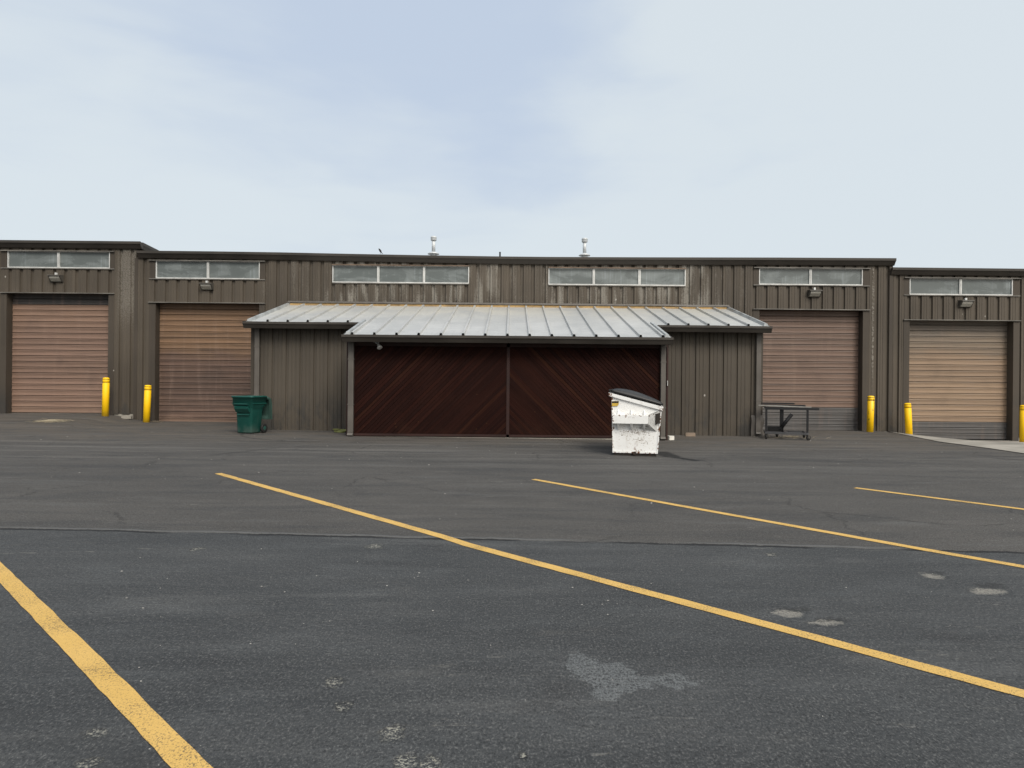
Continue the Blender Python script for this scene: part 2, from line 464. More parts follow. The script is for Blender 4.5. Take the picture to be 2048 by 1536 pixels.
    # oily, grimy strip along the gate and dry earth at the wall
    e1 = n.math('MULTIPLY', n.ramp(y, 12.8, 16.0), n.ramp(n.noise(n.vec(p, (.8, 1.8, 0)), 1, 5, .65), .34, .60))
    c = n.mix(n.math('MULTIPLY', e1, .5), c, (.105, .088, .070))
    # beyond the yard: dry verge
    out = n.ramp(n.math('MAXIMUM', n.math('ABSOLUTE', x), y), 45, 60)
    c = n.mix(out, c, n.mix(n.noise(p, .5, 5), (.16, .13, .075), (.10, .10, .05)))
    hgt = n.math('ADD', n.math('ADD', n.math('MULTIPLY', agg, .4), n.math('MULTIPLY', g2, .7)), n.math('MULTIPLY', mid, .8))
    # hairline cracking in the sealer, faint and broken
    cv = n.node('ShaderNodeTexVoronoi', feature='DISTANCE_TO_EDGE')
    n.put(cv.inputs['Vector'], n.comb(n.math('ADD', q[0], n.math('MULTIPLY', mid, .5)), n.math('ADD', q[1], n.math('MULTIPLY', big, .6)), 0.0)); cv.inputs['Scale'].default_value = .55
    hair = n.math('MULTIPLY', n.ramp(cv.outputs['Distance'], .008, .003), n.ramp(n.noise(n.vec(p, (.45, .6, 0), (5, 5, 0)), 1.0, 3), .50, .60))
    hair = n.math('MULTIPLY', hair, n.math('MULTIPLY', far, .45))
    c = n.mix(n.math('MULTIPLY', hair, .75), c, (.013, .013, .014))
    hgt = n.math('ADD', hgt, n.math('MULTIPLY', n.noise(n.vec(p, (1, 1.4, 0)), 3.2, 3), 2.2))
    hgt = n.math('SUBTRACT', hgt, n.math('MULTIPLY', n.math('MAXIMUM', crack, hair), 2.0))
    hgt = n.math('ADD', hgt, n.math('MULTIPLY', ridge, 1.2))
    hgt = n.math('SUBTRACT', hgt, n.math('MULTIPLY', n.math('MAXIMUM', hole, chip), 1.6))
    n.bump(hgt, .8, .014)
    return n.set(c, n.ramp(big, .3, .7, .78, .92), 0.0, .3)
M['asphalt'] = asphalt_material()

def paint_material():
    n = NT('yellow_line_paint')
    p = n.pos
    agg = n.noise(p, 150, 3, .7)
    wear = n.noise(n.vec(p, (1, 1, 0)), 2.3, 5, .65)
    pits = n.noise(n.vec(p, (1, .7, 0)), 95, 3, .8)
    c = n.mix(n.noise(p, 3, 3), (.54, .335, .085), (.64, .415, .135))
    m = n.ramp(n.math('ADD', pits, n.math('MULTIPLY', n.math('SUBTRACT', wear, .5), .46)), .52, .66)
    c = n.mix(n.math('MULTIPLY', m, .85), c, (.055, .052, .048))
    c = n.mix(n.math('MULTIPLY', n.ramp(agg, .46, .34), .5), c, (.16, .10, .035))
    n.bump(agg, .5, .008)
    return n.set(c, .8, 0, .3)
M['line'] = paint_material()

# ------------------------------------------------------------------ the yard
def frange(a, b, s):
    out = []; v = a
    while v < b - 1e-6: out.append(v); v += s
    out.append(b); return out
gx = [-400, -200, -100, -60, -40] + frange(-30, 30, .4) + [40, 60, 100, 200, 400]
gy = [-400, -150, -60, -25] + frange(-12, 14, .5)[:-1] + frange(14, 22, .2) + [26, 40, 70, 150, 400]
rows = [[(x, y, H(x, y)) for x in gx] for y in gy]
mb = MB(); mb.sheet(rows, True)
ground = mb.build('asphalt_yard', M['asphalt'])
tag(ground, 'worn grey asphalt yard with a dark patched near half', 'ground', kind='structure')

def strip(pts, w, lift, name, mat, jag=0.0):
    """a painted band draped over the yard"""
    P2 = []
    for a, b in zip(pts, pts[1:]):
        L = (b - a).length; k = max(1, int(L / .12))
        for i in range(k): P2.append(a.lerp(b, i / k))
    P2.append(pts[-1])
    rl = []; rr = []
    for i, p in enumerate(P2):
        d = (P2[min(i+1, len(P2)-1)] - P2[max(i-1, 0)]).to_2d().normalized()
        nrm = Vector((-d.y, d.x))
        for lst, s in ((rl, 1), (rr, -1)):
            q = p.to_2d() + nrm * s * (w / 2 + random.uniform(-jag, jag))
            lst.append((q.x, q.y, H(q.x, q.y) + lift))
    mb = MB(); mb.sheet([rl, rr])
    return mb.build(name, mat)

def extend(a, b, t):
    v = a + (b - a) * t
    return Vector((v.x, v.y, H(v.x, v.y)))
lines = []
LD0, LD1 = G(0, 1144), G(384, 1536)
s = strip([extend(LD0, LD1, -.5), LD0, G(180, 1325), LD1, extend(LD0, LD1, 2.5)], .112, .004, 'parking_line', M['line'], .004)
tag(s, 'wide yellow stall line running out at the bottom left corner', 'parking line', 'painted stall lines', 'structure')
a0, a1, a2, a3 = G(436, 947), G(890, 1075), G(935, 1090), G(2048, 1389)
s = strip([a0, G(660, 1010), a1, a2, G(1400, 1214), a3, extend(a2, a3, 1.6)], .105, .004, 'parking_line', M['line'], .004)
tag(s, 'long yellow stall line that kinks where it crosses the asphalt joint', 'parking line', 'painted stall lines', 'structure')
b0, b1, b2 = G(1067, 959), G(1840, 1098), G(2048, 1134)
s = strip([b0, G(1450, 1028), b1, b2, extend(b1, b2, 8)], .10, .004, 'parking_line', M['line'], .004)
tag(s, 'yellow stall line that starts in front of the white dumpster', 'parking line', 'painted stall lines', 'structure')
c0, c1 = G(1710, 976), G(2048, 1019)
s = strip([c0, c1, extend(c0, c1, 2)], .10, .004, 'parking_line', M['line'], .004)
tag(s, 'short far yellow stall line at the right, nearest the roller doors', 'parking line', 'painted stall lines', 'structure')

# concrete apron before the right-hand door
ap = [G(1878, 884), G(1965, 896), G(2056, 914)]
ap = [(v.x, v.y) for v in ap] + [(20.0, 15.5), (20.0, 20.95), (ap[0].x + .9, 20.95)]
mb = MB()
tl = [Vector((ap[0][0] + (ap[5][0] - ap[0][0]) * t, ap[0][1] + (ap[5][1] - ap[0][1]) * t)) for t in [i / 10 for i in range(11)]]
def edge_y(x):
    for (xa, ya), (xb, yb) in zip(ap[:4], ap[1:4]):
        if xa <= x <= xb: return ya + (yb - ya) * (x - xa) / (xb - xa)
    return ap[0][1]
rws = []
for x in frange(ap[0][0], 20.0, .2):
    y0 = edge_y(x)
    yt = min(20.95, ap[0][1] + (x - ap[0][0]) / .9 * (20.95 - ap[0][1]) + .02)
    yt = max(yt, y0 + .02)
    rws.append([(x, y0 + (yt - y0) * t / 24, H(x, y0 + (yt - y0) * t / 24) + .014) for t in range(25)])
mb.sheet(rws)
ca = mb.build('concrete_apron', M['concrete'])
tag(ca, 'pale concrete apron sloping away before the tan roller door', 'apron', kind='structure')

# ------------------------------------------------------------------ corrugated sheet
def corr(x0, x1, pitch, phase, crest, slope, depth):
    """(x, dy) along a ribbed sheet: wide crest, narrow channel set back by depth"""
    pts = [(0, 0)]
    for q in (.33, .67):
        pts += [(crest * q - .014, 0), (crest * q - .006, -.008), (crest * q + .006, -.008), (crest * q + .014, 0)]
    pts += [(crest, 0), (crest + slope, depth), (pitch - slope, depth), (pitch, 0)]
    out = []
    k = math.floor((x0 - phase) / pitch)
    seq = []
    while phase + k * pitch < x1 + pitch:
        for a, d in pts[:-1]: seq.append((phase + k * pitch + a, d))
        k += 1
    def val(x):
        t = (x - phase) % pitch
        for (a, da), (b, db) in zip(pts, pts[1:]):
            if a <= t <= b: return da + (db - da) * (t - a) / (b - a)
        return 0
    out.append((x0, val(x0)))
    out += [(a, d) for a, d in seq if x0 + 1e-4 < a < x1 - 1e-4]
    out.append((x1, val(x1)))
    return out

def corr_panel(mb, x0, x1, z0, z1, Y, pitch=.338, phase=0.0, crest=.225, slope=.018, depth=.05, axis='x'):
    pr = corr(x0, x1, pitch, phase, crest, slope, depth)
    if axis == 'x':
        lo = [(x, Y + d, z0) for x, d in pr]; hi = [(x, Y + d, z1) for x, d in pr]
    else:
        lo = [(Y + d, x, z0) for x, d in pr]; hi = [(Y + d, x, z1) for x, d in pr]
    mb.sheet([lo, hi])

def slats(mb, x0, x1, z0, z1, Y, pitch=.1755):
    prof = [(0, .040), (.11, .040), (.125, -.012), (.20, -.010), (.22, 0), (.46, .002), (.49, .007), (.55, .007), (.58, .002), (.86, 0), (.885, -.014), (.985, -.004)]
    pts = []
    z = z0
    while z < z1 - 1e-4:
        for t, d in prof:
            zz = z + t * pitch
            if zz <= z1: pts.append((Y + d, zz))
        z += pitch
    pts.append((Y, z1))
    mb.sheet([[(x0, y, zz) for y, zz in pts], [(x1, y, zz) for y, zz in pts]])

# ------------------------------------------------------------------ warehouses
def fascia(mb, stations, Y, over=.16, h=.205, lip=.075):
    """eaves gutter: upright lip above a raked face; stations = (x, z of the top edge)"""
    prof = [(-over, 0), (-over, -lip), (-over + .02, -lip - .006), (-.055, -h), (.0, -h), (.0, -.02), (-over + .05, -.012), (-over + .03, 0)]
    rows = [[(x, Y + dy, z + dz) for dy, dz in prof + prof[:1]] for x, z in stations]
    mb.sheet(rows)
    for r in (rows[0], rows[-1]): mb.face(r[:-1])

def window(parent, wx0, wx1, z0, z1, mull, bay, topmat):
    """strip window: aluminium frame, panes, drip cap above and sill flashing below"""
    f = MB(); t = .024
    Y0, Y1 = YW - .012, YW + .07
    f.box((wx0, Y0, z0), (wx0 + t, Y1, z1)); f.box((wx1 - t, Y0, z0), (wx1, Y1, z1))
    f.box((wx0 + t, Y0 + .003, z0), (wx1 - t, Y1, z0 + t * 1.15)); f.box((wx0 + t, Y0 + .003, z1 - t * .6), (wx1 - t, Y1, z1))
    for mx in mull:
        f.box((mx - .034, Y0 + .001, z0 + t * 1.15), (mx - .008, Y1, z1 - t * .6))
        f.box((mx + .008, Y0 + .001, z0 + t * 1.15), (mx + .034, Y1, z1 - t * .6))
        f.box((mx - .008, Y0 + .02, z0 + t * 1.15), (mx + .008, Y1, z1 - t * .6))
    win = f.build('window', M['alu'], parent, True)
    ed = [wx0 + t] + [v for mx in mull for v in (mx - .034, mx + .034)] + [wx1 - t]
    for i in range(0, len(ed), 2):
        g = MB(); g.box((ed[i], YW + .03, z0 + t), (ed[i+1], YW + .045, z1 - t * .5))
        g.build('pane', M['glass'], win, True)
    c = MB(); c.box((bay[0], YW - .065, z1 + .003), (bay[1], YW + .06, z1 + .028))
    c.build('drip_cap', topmat, win, True)
    c = MB(); c.box((bay[0], YW - .03, z0 - .03), (bay[1], YW + .06, z0 - .003))
    c.build('sill', M['ledge'], win, True)
    return win

def bay_front(b, wall, x0, x1, ztop, zb, bx, ox, zl, wx, wz, mull, dz, door, phase, top_section=None, bottom_section=None, topmat=None):
    """one door bay: sheet over and under the window, jamb boards, lintel ledge, roller door"""
    pass

def building(name, label, x0, x1, stations, zwall, bays, triples, phase, zend, slope=.062, depth=18.0):
    loc = ((x0 + x1) / 2, YW, zwall)
    b = thing(name, label, 'warehouse', loc)
    zt = min(z for x, z in stations) - .10
    w = MB()
    cur = x0
    feats = sorted([(q['bay'][0], q['bay'][1], q) for q in bays] + [(q['w'][0], q['w'][1], q) for q in triples], key=lambda t: t[0])
    for fx0, fx1, q in feats:
        a0 = max(fx0, x0)
        if a0 > cur: corr_panel(w, cur, a0, zwall, zt, YW, phase=phase)
        if 'door' in q:
            corr_panel(w, a0, fx1, q['wz'][1] + .03, zt, YW, phase=phase)
            corr_panel(w, a0, fx1, q['zl'] + .03, q['wz'][0] - .03, YW, phase=phase)
        else:
            corr_panel(w, a0, fx1, q['z'][1] + .028, zt, YW, phase=phase)
            corr_panel(w, a0, fx1, zwall, q['z'][0] - .03, YW, phase=phase)
        cur = fx1
    if cur < x1: corr_panel(w, cur, x1, zwall, zt, YW, phase=phase)
    # side and rear walls, liner behind the sheets
    zb = zwall
    w.sheet([[(x0, YW + .004, zb), (x0, YW + depth, zb)], [(x0, YW + .004, zt), (x0, YW + depth, zt - slope * depth)]])
    w.sheet([[(x1, YW + .004, zb), (x1, YW + depth, zb)], [(x1, YW + .004, zt), (x1, YW + depth, zt - slope * depth)]])
    w.sheet([[(x0, YW + depth, zb), (x1, YW + depth, zb)], [(x0, YW + depth, zt - slope * depth), (x1, YW + depth, zt - slope * depth)]])
    w.build('wall', M['wall'], b, True)
    # roof: a slab falling to the back, with a rake trim at both ends
    r = MB()
    zs = [z for x, z in stations]
    top = [(x, YW - .10, z - .03) for x, z in stations]; back = [(x, YW + depth + .3, z - .03 - slope * depth) for x, z in stations]
    r.sheet([top, back]); r.sheet([[(p[0], p[1], p[2] - .06) for p in top], [(p[0], p[1], p[2] - .06) for p in back]])
    roof = r.build('roof', M['roofback'], b, True)
    f = MB(); fascia(f, stations, YW)
    f.build('gutter', M['gutter'], b, True)
    for xe, ze, sgn in ((stations[0][0], stations[0][1], -1), (stations[-1][0], stations[-1][1], 1)):
        k = MB()
        ya, yb = YW + .002, YW + depth
        prof = [(0, 0), (0, -.08), (-.03 * sgn, -.20), (-.10 * sgn, -.20), (-.10 * sgn, 0)]
        k.loft([[(xe + px, ya, ze + pz) for px, pz in prof], [(xe + px, yb, ze + pz - slope * depth) for px, pz in prof]], smooth=False)
        k.build('rake_trim', M['gutter'], roof, True)
    fd = MB(); cur = x0
    for q in sorted(bays, key=lambda q: q['ox'][0]):
        if q['ox'][0] - .12 > cur: fd.box((cur, YW + .03, zwall - .6), (q['ox'][0] - .12, YW + .2, zwall - .003))
        cur = q['ox'][1] + .12
    if cur < x1: fd.box((cur, YW + .03, zwall - .6), (x1, YW + .2, zwall - .003))
    fd.build('foundation', M['concrete'], b, True)
    for q in triples:
        window(b, q['w'][0], q['w'][1], q['z'][0], q['z'][1], q['mull'], q['w'], M['copper'])
    for q in bays:
        bx0, bx1 = q['bay']; ox0, ox1 = q['ox']; zl = q['zl']; zd = q['zd']
        # flat boards either side of the window
        wn = window(b, q['wx'][0], q['wx'][1], q['wz'][0], q['wz'][1], q['mull'], (bx0, bx1), M['ledge'])
        for ca, cb in ((bx0, q['wx'][0] - .002), (q['wx'][1] + .002, bx1)):
            c = MB(); c.box((ca, YW - .006, q['wz'][0] - .001), (cb, YW + .03, q['wz'][1] + .001))
            c.build('casing', M['trim'], wn, True)
        # lintel ledge and jambs
        j = MB()
        zf = zd - .5
        j.box((bx0, YW - .012, zf), (ox0, YD + .06, zl - .003)); j.box((ox1, YW - .012, zf), (bx1, YD + .06, zl - .003))
        j.box((ox0, YD - .03 + .05, zl - .003), (ox1, YD + .3, zl + .02))
        fr = j.build('door_frame', M['trim'], b, True)
        l = MB(); l.box((bx0 - .01, YW - .06, zl), (bx1 + .01, YW + .06, zl + .024)); 
        l.build('lintel_flashing', M['ledge'], fr, True)
        l = MB(); l.box((ox0, YW + .061, zl + .001), (ox1, YD + .3, zl + .05)); l.build('soffit', M['trim'], fr, True)
        # roller door in slats, greyer sections where they differ
        zz = zd + .02
        n = int(round((zl - zz) / .1755)) + 1
        zt_ = zz + n * .1755
        nb, ntp = q.get('nb', 0), q.get('nt', 0)
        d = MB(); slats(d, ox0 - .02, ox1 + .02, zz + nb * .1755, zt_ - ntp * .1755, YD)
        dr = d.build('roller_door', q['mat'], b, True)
        if nb:
            e = MB(); slats(e, ox0 - .02, ox1 + .02, zz, zz + nb * .1755, YD); e.build('bottom_section', q['bmat'], dr, True)['label'] = 'grey replaced bottom slats'
        if ntp:
            e = MB(); slats(e, ox0 - .02, ox1 + .02, zt_ - ntp * .1755, zt_, YD); e.build('top_section', q['tmat'], dr, True)['label'] = 'dark grey top slats'
        e = MB(); e.box((ox0, YD - .01, zd - .05), (ox1, YD + .05, zz - .002)); e.build('bottom_rail', q.get('railmat', M['ledge']), dr, True)
        th = MB(); th.box((ox0, YW - .0, zd - .4), (ox1, YD + .2, zd - .052)); th.build('threshold', M['concrete'], b, True)
    return b, roof

def bayspec(bay, ox, yl, wx, wy, mull, ydoor, **kw):
    xm = (ox[0] + ox[1]) / 2
    yw = (wy[0] + wy[1]) / 2
    d = dict(door=1)
    d['bay'] = (PX(bay[0], yl, YW), PX(bay[1], yl, YW))
    d['ox'] = (PX(ox[0], yl + 10, YW), PX(ox[1], yl + 10, YW))
    d['zl'] = PZ(xm, yl, YW)
    d['wx'] = (PX(wx[0], yw, YW), PX(wx[1], yw, YW))
    d['wz'] = (PZ(xm, wy[1], YW), PZ(xm, wy[0], YW))
    d['mull'] = [PX(v, yw, YW) for v in mull]
    d['zd'] = PZ(xm, ydoor, YD)
    d.update(kw)
    return d

grey_slat = door_material('grey_door_sections', [(0, (.100, .098, .097)), (1, (.115, .112, .110))], 0.0, .5)
dark_slat = door_material('dark_door_sections', [(0, (.050, .047, .046)), (1, (.06, .056, .054))], 0.0, .5)

def _zb(x, y): return PZ(x, y, YD)
B1 = bayspec((2, 229), (13.7, 217.4), 587, (15.5, 220), (503.5, 536), (117,), 827.5, nt=3, tmat=dark_slat,
    mat=door_material('rose_brown_door', [(0, (.29, .190, .138)), (.5, (.262, .168, .124)), (2.2, (.245, .158, .118)), (3.2, (.262, .168, .120))], _zb(116, 827), .42))
B2 = bayspec((298.5, 530), (311.6, 518.5), 606.5, (312, 519.5), (523, 557.5), (416,), 848,
    mat=door_material('stained_brown_door', [(0, (.24, .155, .112)), (.4, (.165, .105, .080)), (1.0, (.125, .080, .062)), (1.9, (.140, .088, .066)), (2.5, (.235, .142, .082))], _zb(415, 848), .6))
B3 = bayspec((1506, 1738.5), (1518.5, 1725.7), 620, (1518, 1725), (537.5, 570), (1621,), 862, nb=4, bmat=grey_slat, nt=1, tmat=dark_slat,
    mat=door_material('dusty_brown_door', [(0, (.23, .155, .118)), (.9, (.21, .138, .104)), (3, (.19, .126, .096))], _zb(1620, 862), .42))
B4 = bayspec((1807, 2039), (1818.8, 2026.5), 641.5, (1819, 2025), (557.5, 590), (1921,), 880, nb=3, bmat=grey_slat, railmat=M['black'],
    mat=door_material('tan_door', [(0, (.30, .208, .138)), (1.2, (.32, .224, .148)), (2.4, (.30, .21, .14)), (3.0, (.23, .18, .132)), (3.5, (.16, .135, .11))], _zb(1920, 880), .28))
for q in (B1,): pass

XJ0, XJ1 = PX(272, 650, YW), PX(1781, 690, YW)
YE = YW - .16
def st(px, py): v = P(px, py, YE); return (v.x, v.z)
T1 = dict(w=(PX(665, 545, YW), PX(938, 550, YW)), z=(PZ(800, 566, YW), PZ(800, 532, YW)), mull=[PX(756.5, 548, YW), PX(848, 550, YW)])
T2 = dict(w=(PX(1097, 553, YW), PX(1371, 553, YW)), z=(PZ(1234, 570.5, YW), PZ(1234, 537.5, YW)), mull=[PX(1187.5, 553, YW), PX(1279, 553, YW)])
mid_st = [st(273, 501), st(420, 502.5), st(560, 504.6), st(700, 507.6), st(860, 510.6), st(1000, 512.8), st(1100, 513.8), st(1300, 514.5), st(1560, 515), st(1793, 516.3)]
zmid = PZ(1000, 852, YW)
left_b, left_roof = building('warehouse', 'leftmost and tallest brown metal warehouse unit with rose-brown roller door', -26.0, XJ0 - .004,
    [(-26.0, st(0, 479.8)[1] + .12), st(0, 479.8), st(280, 482.6)], PZ(240, 828, YW), [B1], [], PX(246, 540, YW), 0)
mid_b, mid_roof = building('warehouse', 'long middle brown metal warehouse unit behind the lean-to shed', XJ0, XJ1,
    mid_st, -.05, [B2, B3], [T1, T2], PX(693, 500, YW) , 0)
right_b, right_roof = building('warehouse', 'rightmost and lowest brown metal warehouse unit with tan roller door', XJ1 + .004, 26.0,
    [st(1786, 534.5), st(2048, 537.3), (26.0, st(2048, 537.3)[1] - .03)], PZ(1800, 873, YW), [B4], [], PX(1800, 540, YW), 0)

# corner trims where the units step
for px, b, z0, z1 in ((272, mid_b, -.05, mid_st[0][1] - .2), (1781, mid_b, -.05, mid_st[-1][1] - .2)):
    x = PX(px, 650, YW)
    c = MB(); c.box((x - .05, YW - .02, z0), (x + .05, YW - .002, z1)); c.build('corner_trim', M['trim'], b, True)

# flue pipes and a vent pipe on the middle roof
def flue(px, ytop, ycol, ybase, Yf):
    c = P(px, ycol, Yf)
    s = Yf / F
    g = MB(); zb = c.z - .55
    base = MB(); base.lathe([(.11, zb), (.11, c.z - .02), (.105, c.z)], (c.x, c.y, 0)); p = base.build('flue_pipe', M['flue'], mid_roof, True)
    col = MB(); col.lathe([(.20, c.z - .01), (.205, c.z + .005), (.12, c.z + .055), (.062, c.z + .075)], (c.x, c.y, 0)); col.build('storm_collar', M['flue'], p, True)
    zt = PZ(px, ytop, Yf)
    st_ = MB(); st_.lathe([(.062, c.z + .07), (.062, zt - .12)], (c.x, c.y, 0)); st_.build('stack', M['flue'], p, True)
    cap = MB(); cap.lathe([(.055, zt - .155), (.098, zt - .15), (.104, zt - .135), (.104, zt - .06), (.108, zt - .055), (.108, zt - .03), (.09, zt - .008), (.05, zt)], (c.x, c.y, 0))
    cap.build('rain_cap', M['flue'], p, True)
flue(867, 472.5, 508, 512, 24.0)
flue(1169, 476, 511, 515, 24.0)
v = P(1000, 504, 24.0)
mb = MB(); mb.lathe([(.027, v.z - .7), (.027, v.z - .01), (.032, v.z - .01), (.032, v.z)], (v.x, v.y, 0), 14)
mb.build('vent_pipe', M['black'], mid_roof, True)
for xx in (-10, -5, 0): pass

# ------------------------------------------------------------------ lean-to shed
XR0, XR1 = -6.90, 6.64           # roof ends at the wall
GX0, GX1 = -3.93, 3.70           # the deeper middle part
YEW, YEG = 17.62, 15.9
ZR, SL = 3.645, .2525
def zr(y): return ZR - SL * (YW - y)
shed = thing('shed', 'brown metal lean-to shed with pale ribbed roof and red plank gates', 'shed', (0, 17.5, 0))

def roof_material():
    n = NT('weathered_galvanised_roof')
    p = n.pos
    x, y, z = n.xyz(p)
    sp = n.voro(n.vec(p, (1, 1, 0)), 22, 'Color')
    big = n.noise(n.vec(p, (.8, .8, 0)), 1.0, 4, .6)
    c = n.mix(n.ramp(big, .3, .7), (.42, .425, .415), (.53, .53, .515))
    sx = n.xyz(sp)[0]
    c = n.mix(n.math('MULTIPLY', sx, .16), c, (.36, .38, .40))
    # tide marks where water stood on the pans
    wv = n.node('ShaderNodeTexWave', wave_type='BANDS', bands_direction='Y')
    n.put(wv.inputs['Vector'], p); wv.inputs['Scale'].default_value = 1.35; wv.inputs['Distortion'].default_value = 3.2; wv.inputs['Detail'].default_value = 3; wv.inputs['Detail Scale'].default_value = 1.4
    c = n.mix(n.math('MULTIPLY', n.ramp(wv.outputs['Fac'], .86, .98), .28), c, (.30, .31, .32))
    warm = n.math('MULTIPLY', n.ramp(y, 17.5, 20.4), n.ramp(big, .35, .62))
    c = n.mix(n.math('MULTIPLY', warm, .45), c, (.52, .49, .40))
    c = n.mix(n.math('MULTIPLY', n.ramp(n.noise(n.vec(p, (14, .6, 0)), 1, 4), .55, .8), .35), c, (.30, .30, .29))
    n.bump(n.noise(n.vec(p, (2, 1.2, 0)), 1, 2), .25, .02)
    return n.set(c, n.ramp(sx, 0, 1, .42, .58), .30, .5)
M['roof'] = roof_material()

def rib_profile(x0, x1, pitch=.5175, phase=-.115):
    out = [(x0, 0)]
    k = math.ceil((x0 + .10 - phase) / pitch)
    while phase + k * pitch < x1 - .10:
        c = phase + k * pitch
        out += [(c - .034, 0), (c - .024, .056), (c + .022, .056), (c + .036, 0)]
        k += 1
    out.append((x1, 0))
    return out
def roof_sheet(mb, x0, x1, ya, yb):
    pr = rib_profile(x0, x1)
    def row(y, lo=0): return [(x, y, zr(y) + d - lo) for x, d in pr]
    n = max(2, int((yb - ya) / .25))
    mb.sheet([row(ya + (yb - ya) * i / n) for i in range(n + 1)])
r = MB()
roof_sheet(r, XR0, GX0, YEW, YW - .005); roof_sheet(r, GX0, GX1, YEG, YW - .005); roof_sheet(r, GX1, XR1, YEW, YW - .005)
# flat deck under the ribs
for x0, x1, ya in ((XR0 + .02, GX0, YEW + .05), (GX0, GX1, YEG + .05), (GX1, XR1 - .02, YEW + .05)):
    r.sheet([[(x0, ya, zr(ya) - .07), (x1, ya, zr(ya) - .07)], [(x0, YW - .01, zr(YW) - .07), (x1, YW - .01, zr(YW) - .07)]])
shed_roof = r.build('roof', M['roof'], shed, True)
# rake channels along the roof ends
for x, ya, yb in ((XR0 + .10, YEW, YW - .03), (XR1 - .10, YEW, YW - .03), (GX0 + .10, YEG, YEW + .06), (GX1 - .10, YEG, YEW + .06)):
    k = MB()
    prof = [(-.05, 0.0), (-.05, .06), (.03, .075), (.05, 0.0)]
    if x > 0: prof = [(-a, b) for a, b in prof]
    k.loft([[(x + a, y, zr(y) + b + .001) for a, b in prof] for y in (ya, yb)], smooth=False)
    k.build('rake_trim', M['galv'], shed_roof, True)
for x, s, ya in ((XR0, -1, YEW), (XR1, 1, YEW), (GX0, -1, YEG), (GX1, 1, YEG)):
    k = MB(); yb = YW - .03 if abs(x) > 5 else YEW - .005
    a = x - .004 if s < 0 else x + .004
    k.loft([[(a, y, zr(y) + .004), (a + s * .02, y, zr(y) + .004), (a + s * .02, y, zr(y) - .15), (a, y, zr(y) - .15)] for y in (ya, yb)], smooth=False)
    k.build('barge_board', M['gutter'], shed_roof, True)
# head flashing with foam closures between the ribs
k = MB(); pts = []
for i in range(29):
    x = XR0 + .05 + (XR1 - XR0 - .1) * i / 28
    pts.append((x, mnoise.noise(Vector((x * .8, 0, 3))) * .022))
rows_ = [[(x, YW - y_, zr(YW) + z_ + o * q_) for x, o in pts] for y_, z_, q_ in ((.004, .115, 0.3), (.012, .085, .6), (.13, .062, 1), (.135, .048, 1), (.012, .07, 1))]
k.sheet(rows_); k.build('head_flashing', M['downspout'], shed_roof, True)
closure = worn('foam_closure', (.33, .22, .10), .85, .3, 6, dirt_amt=.4)
k = MB(); k.box((XR0 + .15, YW - .115, zr(YW - .1) - .02), (XR1 - .15, YW - .095, zr(YW - .1) + .056))
k.build('rib_closure', closure, shed_roof, True)
# gutters
def eave(x0, x1, Y, z, h, cl=True):
    f = MB(); n = max(2, int((x1 - x0) / .6)); stn = []
    for i in range(n + 1):
        x = x0 + (x1 - x0) * i / n
        stn.append((x, z + mnoise.noise(Vector((x * .6, Y, 0))) * .008))
    prof = [(-.115, .0), (-.115, -.058), (-.10, -.064), (-.045, -h), (.03, -h), (.05, -.02), (-.07, -.02), (-.10, 0)]
    rows = [[(x, Y + dy, zz + dz) for dy, dz in prof + prof[:1]] for x, zz in stn]
    f.sheet(rows)
    for q in (rows[0], rows[-1]): f.face(q[:-1])
    f.build('gutter', M['gutter'], shed, True)
eave(XR0 - .03, GX0 - .03, YEW, zr(YEW) - .004, .165)
eave(GX1 + .03, XR1 + .03, YEW, zr(YEW) - .004, .165)
eave(GX0 - .03, GX1 + .03, YEG, zr(YEG) - .004, .165)
# walls
WX0, WX1 = -6.86, 6.58
zt = zr(YWING) - .06
wp, wph = .366, PX(660, 760, YWING)
for xa, xb, xo, xi, z_, ph in ((WX0, GX0 + .06, WX0, GX0 + .05, .02, wph), (GX1 - .06, WX1, WX1, GX1 - .05, -.03, PX(1392, 760, YWING))):
    w = MB()
    corr_panel(w, xa, xb, z_, zt, YWING, wp, ph, .29, .015, .035)
    w.sheet([[(xo, YWING, 0), (xo, YW - .01, 0)], [(xo, YWING, zr(YWING) - .075), (xo, YW - .01, zr(YW) - .09)]])
    w.sheet([[(xi, YG + .1, 0), (xi, YWING + .02, 0)], [(xi, YG + .1, zr(YG) - .1), (xi, YWING + .02, zr(YWING) - .1)]])
    w.build('wall', M['shed_wall'], shed, True)
for x in (WX0, WX1):
    c = MB(); s = 1 if x < 0 else -1
    xs = sorted((x - s * .012, x + s * .11)); c.box((xs[0], YWING - .014, .0), (xs[1], YWING + .03, zt)); c.build('corner_trim', M['trim'], shed, True)
fd = MB(); fd.box((WX0 + .02, YWING - .02, -.3), (GX0, YWING + .2, .018)); fd.build('foundation', M['concrete'], shed, True)
fd = MB(); fd.box((GX1, YWING - .02, -.3), (WX1 - .02, YWING + .2, -.034)); fd.build('foundation', M['concrete'], shed, True)

